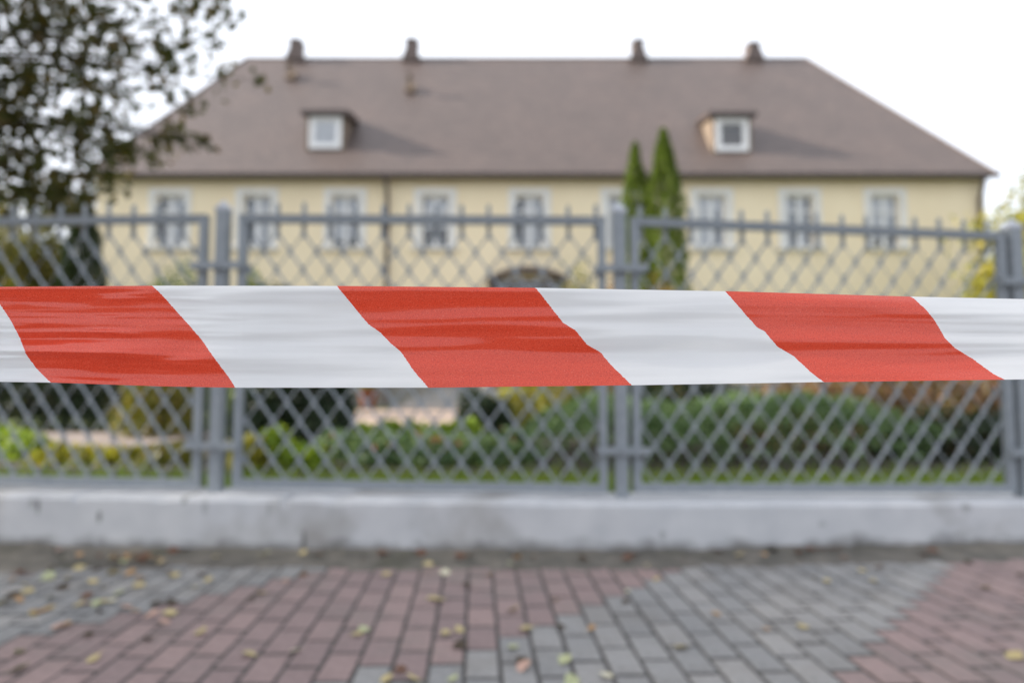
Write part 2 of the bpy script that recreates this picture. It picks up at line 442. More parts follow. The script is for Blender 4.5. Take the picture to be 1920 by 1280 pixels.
# ------------------------------------------------------------------ plinth under the fence
def seg_frame(k):
    a, b = FX[k], FX[k + 1]
    d = (b - a).normalized(); return a, b, d, Vector((-d.y, d.x, 0))     # n points away from the street
mb = MB()
cols = []
for px in range(-500, 2501, 6):
    fp, zt, _ = fence_at(px)
    k = 0
    while k < len(FL) - 2 and px > FL[k + 1][0]: k += 1
    n = seg_frame(k)[3]
    ch = max(0, noise.noise(Vector((px * 0.013, 7, 0))) - 0.28) * 0.05 + abs(noise.noise(Vector((px * 0.06, 1, 2)))) * 0.006
    if 553 < px < 572: ch += 0.028
    if 190 < px < 206: ch += 0.018
    f = 0.185
    cols.append([fp - n * f + Vector((0, 0, -0.05)), fp - n * (f - 0.004) + Vector((0, 0, 0.12)), fp - n * (f - 0.006 - 0.004 * noise.noise(Vector((px * .02, 5, 5)))) + Vector((0, 0, zt - 0.022 - ch)),
                 fp - n * (f - 0.022) + Vector((0, 0, zt - ch * 0.6)), fp + n * 0.15 + Vector((0, 0, zt)), fp + n * 0.17 + Vector((0, 0, -0.05))])
m = len(cols[0])
for c in cols: mb.v += [tuple(p) for p in c]
for i in range(len(cols) - 1):
    for j in range(m - 1):
        mb.f.append((i * m + j, (i + 1) * m + j, (i + 1) * m + j + 1, i * m + j + 1)); mb.m.append(0)
mb.f.append(tuple(range(m))); mb.f.append(tuple((len(cols) - 1) * m + j for j in reversed(range(m)))); mb.m += [0, 0]
obj('low_wall', mb, M_plinth, origin=(FX[1].x, FX[1].y, 0), label='low whitewashed concrete plinth wall running under the grey fence', category='wall')

# ------------------------------------------------------------------ fence panels
PA, RB = 0.1455, 0.1030
fence = thing('fence', (FX[1].x, FX[1].y, FL[1][2]), 'grey painted metal fence of expanded mesh panels with spiked tops on the plinth wall', 'fence')
def panel(px0, px1):
    a, za, ta = fence_at(px0); b, zb, tb = fence_at(px1)
    a = a.copy(); b = b.copy()
    za += 0.028; zb += 0.022
    d = (b - a).normalized(); n = Vector((-d.y, d.x, 0)); Ln = (b - a).length
    H = (ta - za + tb - zb) / 2
    def M(s, h, q):
        t = s / Ln
        return a + d * s + n * q + Vector((0, 0, lerp(za, zb, t) + h * lerp(ta - za, tb - zb, t) / H))
    w = 0.042
    def Mb(x, y, z): return M(x, z, y)
    q = MB()
    for nm, x0, x1, z0, z1 in (('top', 0, Ln, H - w, H), ('bottom', 0, Ln, 0, w), ('side', 0, w, w, H - w), ('side', Ln - w, Ln, w, H - w)):
        q.box(x0, x1, -0.02, 0.02, z0, z1, M=Mb)
        if nm != 'side':   # small returned lip on the angle iron
            q.box(x0 + 0.002, x1 - 0.002, -0.027, -0.0205, z0 + (0.0 if nm == 'bottom' else w - 0.008), z0 + (0.008 if nm == 'bottom' else w + 0.0005), M=Mb)
    th = obj('mesh_panel', q, M_fence, fence)
    HT = H - 0.088
    y_mesh = 0.034
    s_off = (Ln % PA) / 2
    ang = R(50)
    bw, bt = 0.0068, 0.0014
    slope = RB / (PA / 2)
    for sgn in (1, -1):
        dv = Vector((1, 0, sgn * slope)).normalized()
        e = Vector((-dv.z * sgn, 0, dv.x * sgn)) * sgn      # in-plane perpendicular
        if e.z < 0: e = -e
        Y0 = Vector((0, -1, 0))
        nn = Y0 * math.cos(ang) + e * math.sin(ang); ww = e * math.cos(ang) - Y0 * math.sin(ang)
        kmax = int((Ln + HT / slope) / PA) + 2
        for i in range(-kmax, kmax):
            s0 = s_off + i * PA
            # line through node (s0, HT): h = HT + sgn*slope*(s-s0)
            ss = sorted([s0 + (0.02 - HT) / (sgn * slope), s0])
            x0, x1 = max(ss[0], 0.02), min(ss[1], Ln - 0.02)
            if x1 - x0 < 0.012: continue
            p0 = Vector((x0, y_mesh, HT + sgn * slope * (x0 - s0))); p1 = Vector((x1, y_mesh, HT + sgn * slope * (x1 - s0)))
            q = MB()
            c = []
            for P in (p0, p1):
                c.append([P + ww * bw + nn * bt, P + ww * bw - nn * bt, P - ww * bw - nn * bt, P - ww * bw + nn * bt])
            q.hexa([M(v.x, v.z, v.y) for v in (c[0] + c[1])])
            if sgn == -1:    # the thicker knots where strands meet
                j = 1
                while True:
                    kx = s0 + j * PA / 2; kz = HT - j * RB
                    if kz < 0.05 or kx > Ln - 0.03: break
                    if kx > 0.03:
                        q.prism([(kx - .007, kz - .024), (kx + .007, kz - .024), (kx + .0105, kz), (kx + .007, kz + .024), (kx - .007, kz + .024), (kx - .0105, kz)], M, y_mesh - 0.006, y_mesh + 0.006)
                    j += 1
            obj('strand', q, M_fence, th)
    i = 0
    while s_off + i * PA < Ln - 0.03:
        s0 = s_off + i * PA
        if s0 > 0.03:
            q = MB(); w2 = 0.011; hh = H + 0.082 + random.uniform(-.006, .006); tl = random.uniform(-.006, .006)
            q.prism([(s0 - w2, HT - 0.03), (s0 + w2, HT - 0.03), (s0 + w2 + tl, hh - 0.018), (s0 + tl, hh), (s0 - w2 + tl, hh - 0.018)], M, y_mesh - 0.005, y_mesh + 0.006)
            obj('spike', q, M_fence, th)
        i += 1
panel(-312, 384)
panel(444, 1137)
panel(1184, 1889)

def post(px, w, l_px, r_px):
    p, z, t = fence_at(px)
    k = 0
    while k < len(FL) - 2 and px > FL[k + 1][0] + 1: k += 1
    d = seg_frame(k)[2]; n = Vector((-d.y, d.x, 0))
    def M(x, y, h): return p + d * x + n * y + Vector((0, 0, h))
    h = w / 2; top = t + 0.02
    q = MB(); q.box(-h, h, -h, h, z - 0.08, top, M=M); th = obj('post', q, M_fence, fence)
    q = MB(); c = h + 0.004
    q.box(-c, c, -c, c, top, top + 0.014, M=M)
    b0 = len(q.v); q.v += [tuple(M(*s, top + 0.0145)) for s in ((-c, -c), (c, -c), (c, c), (-c, c))] + [tuple(M(0, 0, top + 0.066))]
    q.f += [(b0, b0 + 1, b0 + 4), (b0 + 1, b0 + 2, b0 + 4), (b0 + 2, b0 + 3, b0 + 4), (b0 + 3, b0, b0 + 4)]; q.m += [0] * 4
    obj('cap', q, M_cap, th)
    l, _, _ = fence_at(l_px); r, _, _ = fence_at(r_px)
    x0, x1 = -(l - p).length, (r - p).length
    for zz in (z + 0.245, t - 0.285):
        q = MB(); q.box(x0, x1, -h - 0.030, -h - 0.003, zz - 0.019, zz + 0.019, M=M)
        q.box(-0.011, 0.011, -h - 0.037, -h - 0.0305, zz - 0.009, zz + 0.009, M=M)
        obj('bracket', q, M_fence, th)
post(413, 0.062, 362, 462)
post(1163, 0.066, 1116, 1213)
post(1907, 0.072, 1868, 1960)

# ------------------------------------------------------------------ barrier tape
TOP = [(-700, 546), (0, 537.5), (300, 535.5), (640, 536), (1000, 539.5), (1370, 546), (1710, 556), (1920, 560.5), (2600, 574)]
BOT = [(-700, 706), (0, 715.5), (100, 717), (300, 724), (440, 726.5), (800, 726.5), (1185, 722), (1545, 716), (1885, 711.5), (1920, 711), (2600, 700)]
BND = [[(-40, 537), (0, 567), (22, 600), (38, 630), (50, 662), (70, 690), (97, 717)],
       [(286, 535), (300, 547), (313, 561), (345, 597), (378, 634), (406, 674), (431, 707), (443, 726)],
       [(634, 536), (640, 544), (672, 583), (693, 608), (715, 623), (733, 642), (754, 660), (778, 695), (805, 726)],
       [(1004, 539), (1008, 541), (1058, 605), (1081, 619), (1103, 646), (1128, 660), (1148, 684), (1187, 722)],
       [(1362, 546), (1422, 614), (1436, 621), (1459, 649), (1491, 668), (1524, 699), (1547, 716)],
       [(1706, 555), (1715, 559), (1739, 581), (1755, 601), (1774, 634), (1792, 652), (1825, 672), (1865, 701), (1886, 711.5)]]
BT = []
for b in BND:
    BT.append(sorted(((y - interp(x, TOP)) / (interp(x, BOT) - interp(x, TOP)), x) for x, y in b))
def bounds(t):
    xs = [interp(min(1, max(0, t)), b) for b in BT]
    lo = [xs[0] - 362 * k + (xs[1] - xs[0] - 362) * 0 for k in (3, 2, 1)]
    return lo + xs + [xs[-1] + 360 * k for k in (1, 2, 3)]
YT = 0.497
nc, nr = 700, 96
# slope bands of the crumpled film at a few places along it: (t, tilt), tilt > 0 faces the sky
PROF = [(-700, [(0, .5), (.2, -.2), (.5, .4), (.8, -.3), (1, .2)]),
        (60, [(0, 1.0), (.03, -.6), (.14, -.6), (.16, .25), (.26, 0), (.28, 1.3), (.31, .1), (.34, 1.2), (.37, -.1), (.44, .1), (.455, 1.2), (.47, -.5), (.53, -.4), (.55, 1.4), (.66, 1.2), (.68, -.55), (.80, -.1), (.88, .1), (.91, 1.1), (1, 1.0)]),
        (420, [(0, .7), (.10, .2), (.15, -.5), (.20, .3), (.34, .1), (.44, .5), (.50, -.3), (.58, .6), (.68, .4), (.74, -.15), (.85, .2), (1, .4)]),
        (760, [(0, .8), (.05, -.3), (.17, -.4), (.24, .35), (.38, .2), (.46, -.35), (.52, .5), (.60, -.2), (.68, .35), (.85, .15), (1, .35)]),
        (1000, [(0, .8), (.05, -.35), (.16, -.4), (.22, .3), (.37, .25), (.43, -.45), (.50, .1), (.53, -.55), (.62, -.3), (.66, .4), (.85, .3), (1, .45)]),
        (1300, [(0, .9), (.08, .3), (.20, -.1), (.36, .2), (.42, .5), (.50, -.4), (.60, -.3), (.68, .45), (.8, .5), (1, .5)]),
        (1600, [(0, .9), (.06, .2), (.14, -.25), (.34, -.3), (.41, .35), (.52, .2), (.58, -.45), (.68, -.35), (.73, .45), (.88, .55), (.95, -.1), (1, .4)]),
        (1850, [(0, .9), (.16, .7), (.20, -.2), (.42, -.3), (.48, .5), (.56, -.3), (.70, -.1), (.76, .5), (1, .6)]),
        (2600, [(0, .5), (.3, -.2), (.6, .4), (1, .2)])]
def tilt(px, t):
    for (x0, p0), (x1, p1) in zip(PROF, PROF[1:]):
        if x0 <= px <= x1: break
    w = (px - x0) / (x1 - x0); w = w * w * (3 - 2 * w)
    gl = interp(min(700, max(-200, px)), [(-200, 1.7), (330, 1.6), (450, 0.9), (560, 0.5), (700, 0.5)])
    tt = min(1, max(0, t + 0.022 * noise.noise(Vector((px * 0.004, t * 3, 1)))))
    return lerp(interp(tt, p0), interp(tt, p1), w) + 0.40 * noise.noise(Vector((px * 0.0028, t * 9 + px * 0.0006, 4))) + 0.26 * noise.noise(Vector((px * 0.005, t * 30 - px * 0.001, 9))) * gl + 0.55 * (0.5 - abs(noise.noise(Vector((px * 0.0022, t * 11 + px * 0.0012, 21))))*3) * (0.35 if px > 450 else 0.6) + 2.6 * max(0, gl - 0.55) * max(0, noise.noise(Vector((px * 0.007, t * 24, 14))) - 0.16)
mb = MB(); uvs = []
for i in range(nc + 1):
    px = lerp(-560, 2480, i / nc)
    y0, y1 = interp(px, TOP), interp(px, BOT)
    lean = interp(px, [(-700, 0.015), (0, 0.012), (600, 0.0), (1100, 0.004), (1900, 0.030), (2600, 0.036)])
    drift = 0.004 * math.sin(px * 0.004)
    acc, ys = 0.0, []
    for j in range(nr + 1):
        t = j / nr
        ys.append(acc); acc += tilt(px, t) * 0.075 / nr * 0.8
    for j in range(nr + 1):
        t = j / nr
        dy = ys[j] - acc * t                 # keep both edges in line
        Y = YT + drift + lean * (0.5 - t) - dy * 1.0
        p = at(px, lerp(y0, y1, t), Y)
        mb.v.append(tuple(p))
        xs = bounds(t)
        u = interp(px, [(x, k * 0.5) for k, x in enumerate(xs)])
        uvs.append((u - 1.5 + 10, t))
for i in range(nc):
    for j in range(nr):
        mb.f.append((i * (nr + 1) + j, i * (nr + 1) + j + 1, (i + 1) * (nr + 1) + j + 1, (i + 1) * (nr + 1) + j)); mb.m.append(0)
tp = obj('barrier_tape', mb, M_tape, origin=(0, YT, 0.88), smooth=True, label='crumpled red and white striped plastic barrier tape stretched across the foreground', category='barrier tape')
ul = tp.data.uv_layers.new(name='UVMap')
ul.data.foreach_set('uv', [c for l in tp.data.loops for c in uvs[l.vertex_index]])

# ------------------------------------------------------------------ the house
HY = 20.0
hl, hr = at(176, 480, HY).x, at(1851, 480, HY).x
EZ = at(960, 320, HY - 0.45).z
house = thing('house', ((hl + hr) / 2, HY, GZ), 'large two storey yellow house with brown hipped roof behind the fence', 'house')
HD = 10.6
wpx = [318, 481, 647, 816, 993, 1166, 1335, 1500, 1660]
wx = [at(p, 415, HY).x for p in wpx]
WW, WT, WB = 0.86, at(960, 366, HY).z, at(960, 464, HY).z
g1, g0 = 3.05, 1.45            # ground floor windows
DX = at(990, 500, HY).x; DW = 2.15; DTOP = at(990, 522, HY).z; DBASE = 0.75
ops = [(x - WW / 2, x + WW / 2, WB, WT) for x in wx] + [(x - WW / 2, x + WW / 2, g0, g1) for i, x in enumerate(wx) if i != 4]
ops.append((DX - DW / 2, DX + DW / 2, DBASE, DTOP))
xs = sorted({hl, hr} | {o[0] for o in ops} | {o[1] for o in ops}); zs = sorted({GZ, EZ} | {o[2] for o in ops} | {o[3] for o in ops})
mb = MB()
for x0, x1 in zip(xs, xs[1:]):
    for z0, z1 in zip(zs, zs[1:]):
        mx, mz = (x0 + x1) / 2, (z0 + z1) / 2
        if any(o[0] < mx < o[1] and o[2] < mz < o[3] for o in ops): continue
        mb.quad((x0, HY, z0), (x1, HY, z0), (x1, HY, z1), (x0, HY, z1))
for o in ops:
    d = 0.24
    mb.quad((o[0], HY, o[2]), (o[0], HY + d, o[2]), (o[0], HY + d, o[3]), (o[0], HY, o[3]))
    mb.quad((o[1], HY + d, o[2]), (o[1], HY, o[2]), (o[1], HY, o[3]), (o[1], HY + d, o[3]))
    mb.quad((o[0], HY, o[3]), (o[0], HY + d, o[3]), (o[1], HY + d, o[3]), (o[1], HY, o[3]))
    mb.quad((o[0], HY + d, o[2]), (o[0], HY, o[2]), (o[1], HY, o[2]), (o[1], HY + d, o[2]))
mb.quad((hl, HY + HD, GZ), (hl, HY, GZ), (hl, HY, EZ), (hl, HY + HD, EZ))
mb.quad((hr, HY, GZ), (hr, HY + HD, GZ), (hr, HY + HD, EZ), (hr, HY, EZ))
mb.quad((hr, HY + HD, GZ), (hl, HY + HD, GZ), (hl, HY + HD, EZ), (hr, HY + HD, EZ))
obj('wall', mb, M_wall, house)
mb = MB(); mb.box(hl + 0.3, hr - 0.3, HY + 1.6, HY + 1.7, GZ, EZ); obj('dark_backing', mb, M_dark, house)  # unlit room depth given by a near-black sheet behind the windows
mb = MB(); mb.box(hl - 0.05, DX - DW / 2 - 0.3, HY - 0.05, HY - 0.003, GZ, 0.95); mb.box(DX + DW / 2 + 0.3, hr + 0.05, HY - 0.05, HY - 0.003, GZ, 0.95)
obj('wall_base', mb, M_base, house)

# windows: one of each piece, copied
def win_meshes(w, h):
    fr = MB(); t = 0.06; y0, y1 = 0.10, 0.16
    fr.box(-w/2, w/2, y0, y1, -h/2, -h/2 + t); fr.box(-w/2, w/2, y0, y1, h/2 - t, h/2)
    fr.box(-w/2, -w/2 + t, y0, y1, -h/2 + t, h/2 - t); fr.box(w/2 - t, w/2, y0, y1, -h/2 + t, h/2 - t)
    fr.box(-0.045, 0.045, y0 - 0.008, y1, -h/2 + t, h/2 - t); zt = h/2 - h * 0.30
    fr.box(-w/2 + t, -0.045, y0 - 0.004, y1, zt - 0.03, zt + 0.03); fr.box(0.045, w/2 - t, y0 - 0.004, y1, zt - 0.03, zt + 0.03)
    su = MB(); s = 0.21; p = -0.035
    su.box(-w/2 - s, -w/2 - 0.002, p, -0.003, -h/2, h/2 + 0.20); su.box(w/2 + 0.002, w/2 + s, p, -0.003, -h/2, h/2 + 0.20)
    su.box(-w/2 - 0.0018, w/2 + 0.0018, p - 0.003, -0.003, h/2 + 0.002, h/2 + 0.20)
    si = MB(); si.box(-w/2 - s - 0.06, w/2 + s + 0.06, -0.12, 0.09, -h/2 - 0.075, -h/2 - 0.001)
    panes = []
    for x0, x1 in ((-w/2 + t, -0.045), (0.045, w/2 - t)):
        for z0, z1 in ((-h/2 + t, zt - 0.03), (zt + 0.03, h/2 - t)):
            q = MB(); q.quad((x0, 0.13, z0), (x1, 0.13, z0), (x1, 0.13, z1), (x0, 0.13, z1)); panes.append(mesh_of('pane', q, M_glass))
    return (mesh_of('window', fr, M_white), mesh_of('surround', su, M_trim), mesh_of('sill', si, M_trim), panes)
def curtain(w, h, kind):
    q = MB(); rnd = random.Random(kind)
    spans = {0: [(-.42, .06), (.10, .42)], 1: [(-.42, -.12), (.02, .30)], 2: [(-.45, .45)], 3: [(-.38, .40)], 4: [(-.2, .34)]}[kind % 5]
    lo = {0: -.34, 1: -.5, 2: -.5, 3: -.12, 4: -.42}[kind % 5]
    for a, b in spans:
        n = 16
        for i in range(n):
            x0, x1 = w * lerp(a, b, i / n), w * lerp(a, b, (i + 1) / n)
            y0, y1 = 0.19 + 0.02 * math.sin(i * 1.7), 0.19 + 0.02 * math.sin((i + 1) * 1.7)
            q.quad((x0, y0, h * lo), (x1, y1, h * lo), (x1, y1, h * .47), (x0, y0, h * .47))
    return mesh_of('curtain', q, M_curtain)
wm = win_meshes(WW, WT - WB); wg = win_meshes(WW, g1 - g0)
cur = {}
def put_window(x, z, meshes, h, kind):
    w = place('window', meshes[0], house, (x, HY, z))
    place('surround', meshes[1], w, (x, HY, z)); place('sill', meshes[2], w, (x, HY, z))
    for pmesh in meshes[3]: place('pane', pmesh, w, (x, HY, z))
    key = (kind % 5, round(h, 3))
    if key not in cur: cur[key] = curtain(WW, h, kind)
    place('curtain', cur[key], w, (x, HY, z))
for i, x in enumerate(wx): put_window(x, (WT + WB) / 2, wm, WT - WB, [4, 4, 0, 3, 4, 1, 2, 1, 0][i])
for i, x in enumerate(wx):
    if i != 4: put_window(x, (g0 + g1) / 2, wg, g1 - g0, i)

# arched doorway
def arch(w, rise, z0, n=14):
    r = (w * w / 4 + rise * rise) / (2 * rise)
    a = math.asin(w / 2 / r)
    return [(r * math.sin(lerp(-a, a, i / n)), z0 + r * math.cos(lerp(-a, a, i / n)) - r + rise) for i in range(n + 1)]
MD = lambda x, z, y: Vector((DX + x, y, z))
mb = MB()
mb.box(DX - 1.0, DX - 0.012, HY + 0.10, HY + 0.16, DBASE, DTOP - 0.5); mb.box(DX + 0.012, DX + 1.0, HY + 0.10, HY + 0.16, DBASE, DTOP - 0.5)
for sx_ in (-1, 1):
    for z0, z1 in ((DBASE + 0.2, DBASE + 1.1), (DBASE + 1.3, DTOP - 0.7)):
        x0, x1 = sorted((DX + sx_ * 0.2, DX + sx_ * 0.85)); mb.box(x0, x1, HY + 0.075, HY + 0.0995, z0, z1)
door = obj('door', mb, M_wood, house)
mb = MB(); mb.tube([(DX + 0.08, HY + 0.05, DBASE + 1.0), (DX + 0.08, HY + 0.05, DBASE + 1.16)], [0.014, 0.014], 8); obj('handle', mb, M_metal, door)
mb = MB(); mb.quad((DX - 1.0, HY + 0.13, DTOP - 0.45), (DX + 1.0, HY + 0.13, DTOP - 0.45), (DX + 1.0, HY + 0.13, DTOP), (DX - 1.0, HY + 0.13, DTOP)); obj('transom_pane', mb, M_glass, door)
mb = MB(); mb.box(DX - 1.075, DX + 1.075, HY + 0.09, HY + 0.17, DTOP - 0.5, DTOP - 0.44)
for k in (-0.55, 0.0, 0.55): mb.box(DX + k - 0.03, DX + k + 0.03, HY + 0.095, HY + 0.165, DTOP - 0.44, DTOP)
mb.box(DX - 1.075, DX - 1.0, HY + 0.09, HY + 0.17, DBASE, DTOP - 0.5); mb.box(DX + 1.0, DX + 1.075, HY + 0.09, HY + 0.17, DBASE, DTOP - 0.5)
obj('door_frame', mb, M_wood, door)
mb = MB()   # brown segmental hood over the doorway
ar = arch(2.45, 0.36, DTOP - 0.06)
ai = arch(2.1, 0.20, DTOP - 0.06)
for (a0, a1), (b0, b1) in zip(zip(ar, ar[1:]), zip(ai, ai[1:])):
    P = [MD(b0[0], b0[1], HY - 0.45), MD(b1[0], b1[1], HY - 0.45), MD(b1[0], b1[1], HY - 0.003), MD(b0[0], b0[1], HY - 0.003),
         MD(a0[0], a0[1], HY - 0.45), MD(a1[0], a1[1], HY - 0.45), MD(a1[0], a1[1], HY - 0.003), MD(a0[0], a0[1], HY - 0.003)]
    mb.hexa(P)
for s_ in (-1, 1): mb.box(DX + s_ * 1.13 - 0.06, DX + s_ * 1.13 + 0.06, HY - 0.3, HY - 0.004, DTOP - 0.7, DTOP - 0.07)
obj('door_hood', mb, M_chim, house)

# roof
OV = 0.24
el, er, ef, eb = hl - OV, hr + OV, HY - OV, HY + HD + OV
RY = (ef + eb) / 2
rl, rr = at(462, 112, RY).x, at(1512, 112, RY).x
RZ = at(960, 110, RY).z
sl = Vector((0, RY - ef, RZ - EZ)).normalized()                 # up the front slope
nf = Vector((0, -sl.z, sl.y))
mb = MB(); T = 0.07
A, B, C_, D = Vector((el, ef, EZ)), Vector((er, ef, EZ)), Vector((er, eb, EZ)), Vector((el, eb, EZ))
Lr, Rr = Vector((rl, RY, RZ)), Vector((rr, RY, RZ))
mb.quad(A, B, Rr, Lr); mb.tri(B, C_, Rr); mb.quad(C_, D, Lr, Rr); mb.tri(D, A, Lr)
dn = Vector((0, 0, -T))
for p, q in ((A, B), (B, C_), (C_, D), (D, A)): mb.quad(p + dn, q + dn, q, p)
mb.quad(A + dn, D + dn, C_ + dn, B + dn)
roof = obj('roof', mb, M_roof, house)
uvl = roof.data.uv_layers.new(name='UVMap')
for poly in roof.data.polygons:
    for li in poly.loop_indices:
        v = roof.data.vertices[roof.data.loops[li].vertex_index].co + WL[roof.name]
        s = math.hypot(v.y - ef, v.z - EZ) if v.y <= RY + 0.01 else math.hypot(eb - v.y, v.z - EZ)
        uvl.data[li].uv = ((v.x, s) if abs(poly.normal.x) < 0.5 else (v.y, (v.z - EZ) * 1.25))
for nm, p, q in (('ridge_cap', Lr, Rr), ('hip_cap', A, Lr), ('hip_cap', B, Rr)):
    mb = MB(); mb.tube([p + Vector((0, 0, .01)), q + Vector((0, 0, .01))], [0.035, 0.035], 8); obj(nm, mb, M_chim, roof)
mb = MB()
mb.box(el - 0.02, er + 0.02, ef - 0.13, ef - 0.004, EZ - 0.15, EZ - 0.02)
obj('gutter', mb, M_metal, house)
for px in (727, 1836):
    x = at(px, 420, HY).x
    mb = MB(); mb.tube([(x, ef - 0.06, EZ - 0.14), (x, ef - 0.02, EZ - 0.35), (x, HY - 0.09, EZ - 0.75), (x, HY - 0.09, GZ + 0.1)], [0.06] * 4, 10)
    for zz in (1.6, 3.6, 5.6): mb.box(x - 0.08, x + 0.08, HY - 0.16, HY - 0.003, zz, zz + 0.04)
    obj('downpipe', mb, M_metal, house)
def slope_at(px, py):                      # where that pixel meets the front roof slope
    d = ray(px, py); o = Vector((0, 0, EYE))
    return o + d * ((A - o).dot(nf) / d.dot(nf))
for px, top, w in ((557, 80, 0.40), (773, 79, 0.42), (1195, 81, 0.40), (1410, 86, 0.42)):
    x = at(px, 100, RY).x; zt = at(px, top, RY).z
    mb = MB(); mb.box(x - w / 2, x + w / 2, RY - 0.3, RY + 0.3, RZ - 0.5, zt - 0.05)
    mb.box(x - w / 2 - 0.03, x + w / 2 + 0.03, RY - 0.33, RY + 0.33, zt - 0.0495, zt)
    mb.prism([(x - w / 2 - 0.16, RZ - 0.2), (x + w / 2 + 0.16, RZ - 0.2), (x + w / 2 + 0.012, RZ + 0.22), (x - w / 2 - 0.012, RZ + 0.22)], lambda a, b, d: Vector((a, d, b)), RY - 0.36, RY + 0.36)
    obj('chimney', mb, M_chim, roof)
for px, py in ((545, 152), (769, 176)):
    p = slope_at(px, py); up = sl
    mb = MB(); w = 0.16
    mb.hexa([p + Vector((sx_ * w, 0, 0)) + q for sx_, q in ((-1, -nf * .05), (1, -nf * .05), (1, -nf * .05 + up * .45), (-1, -nf * .05 + up * .45),
             (-1, nf * .16), (1, nf * .16), (1, nf * .20 + up * .45), (-1, nf * .20 + up * .45))])
    mb.box(p.x - 0.08, p.x + 0.08, p.y - 0.26, p.y - 0.1, p.z + 0.25, p.z + 0.62)
    obj('roof_vent', mb, M_cheek, roof)
def dormer(px0, px1, ytop, ybot):
    p = slope_at((px0 + px1) / 2, ybot + 2)
    Yd = p.y - 0.03
    a, b = at(px0, ybot, Yd), at(px1, ytop, Yd)
    x0, x1, z0, z1 = a.x, b.x, a.z, b.z
    tan = (RZ - EZ) / (RY - ef)
    def zr(y): return EZ + (y - ef) * tan
    k = 0.20                                # slope of the little shed roof
    yb = (z1 - EZ + ef * tan + 0.02 - k * Yd) / (tan - k)
    zb = zr(yb)
    fr = MB(); t = 0.09
    fr.box(x0, x1, Yd - 0.05, Yd + 0.04, z0, z0 + t); fr.box(x0, x1, Yd - 0.05, Yd + 0.04, z1 - t, z1)
    fr.box(x0, x0 + t, Yd - 0.05, Yd + 0.04, z0 + t, z1 - t); fr.box(x1 - t, x1, Yd - 0.05, Yd + 0.04, z0 + t, z1 - t)
    t2 = 0.17
    fr.box(x0 + t, x1 - t, Yd - 0.03, Yd + 0.03, z0 + t, z0 + t2); fr.box(x0 + t, x1 - t, Yd - 0.03, Yd + 0.03, z1 - t2, z1 - t)
    fr.box(x0 + t, x0 + t2, Yd - 0.03, Yd + 0.03, z0 + t2, z1 - t2); fr.box(x1 - t2, x1 - t, Yd - 0.03, Yd + 0.03, z0 + t2, z1 - t2)
    o = obj('dormer', fr, M_white, house)
    return o, x0, x1, z0, z1, Yd, yb, zb, k, zr
for args, blind in (((580, 641, 219, 279), True), ((1342, 1402, 222, 284), False)):
    o, x0, x1, z0, z1, Yd, yb, zb, k, zr = dormer(*args)
    # pieces beside the frame hang on the roof too
    q = MB(); q.quad((x0 + .16, Yd, z0 + .16), (x1 - .16, Yd, z0 + .16), (x1 - .16, Yd, z1 - .16), (x0 + .16, Yd, z1 - .16)); obj('pane', q, M_glass, o)
    if blind:
        q = MB(); q.box(x0 + .1, x1 - .1, Yd + .012, Yd + .022, z0 + .1, z1 - .1); obj('blind', q, M_curtain, o)
    for xc0, xc1 in ((x0 - 0.10, x0 - 0.002), (x1 + 0.002, x1 + 0.10)):
        q = MB(); y0 = Yd - 0.03
        poly = [(y0, zr(y0) - 0.15), (yb, zb - 0.15), (yb, zb), (y0, z1 + 0.02)]
        q.prism(poly, lambda a, b, d: Vector((d, a, b)), xc0, xc1); obj('cheek', q, M_cheek, o)
    q = MB(); yf = Yd - 0.19; e = 0.15
    zf = z1 + 0.025 - 0.14 * k
    q.hexa([(x0 - .1 - e, yf, zf), (x1 + .1 + e, yf, zf), (x1 + .1 + e, yb + .4, zb + .4 * k + .01), (x0 - .1 - e, yb + .4, zb + .4 * k + .01),
            (x0 - .1 - e, yf, zf + .15), (x1 + .1 + e, yf, zf + .15), (x1 + .1 + e, yb + .4, zb + .4 * k + .12), (x0 - .1 - e, yb + .4, zb + .4 * k + .12)])
    obj('roof', q, M_metal, o)
    q = MB(); q.box(x0, x1, yf + 0.02, Yd - 0.06, z1 - 0.02, zf - 0.002) if False else q.box(x0 - .1, x1 + .1, Yd + .8, Yd + .82, z0 + 0.2, z1); obj('dormer_dark_backing', q, M_dark, o)  # black-coloured sheet behind the pane stands in for the dormer's inner shade

# steps up to the door
th = thing('entrance_steps', (DX, HY - 1.0, GZ), 'grey concrete entrance steps below the arched doorway of the house', 'steps')
for i in range(4):
    mb = MB(); w = 2.6 + (3 - i) * 0.35
    mb.box(DX - w, DX + 1.6, HY - 0.06 - 0.34 * (4 - i) - (0.9 if i < 4 else 0), HY - 0.06 - 0.34 * (3 - i) - (0 if i == 3 else 0.9) - 0.002, GZ, GZ + 0.137 * (i + 1))
    obj('step', mb, M_steps, th)

# ------------------------------------------------------------------ plants
def leaf_quad(mb, p, s, asp=0.55, up=0.0, rnd=random, d=None):
    if d is None: d = Vector((rnd.gauss(0, 1), rnd.gauss(0, 1), rnd.gauss(0, 1) + up)).normalized()
    w = d.orthogonal().normalized(); w.rotate(Matrix.Rotation(rnd.uniform(0, 6.28), 3, d))
    w *= s * asp * 0.5; l = d * s
    n = len(mb.v)
    mb.v += [tuple(p), tuple(p + l * 0.5 + w), tuple(p + l), tuple(p + l * 0.5 - w)]
    mb.f.append((n, n + 1, n + 2, n + 3)); mb.m.append(0)

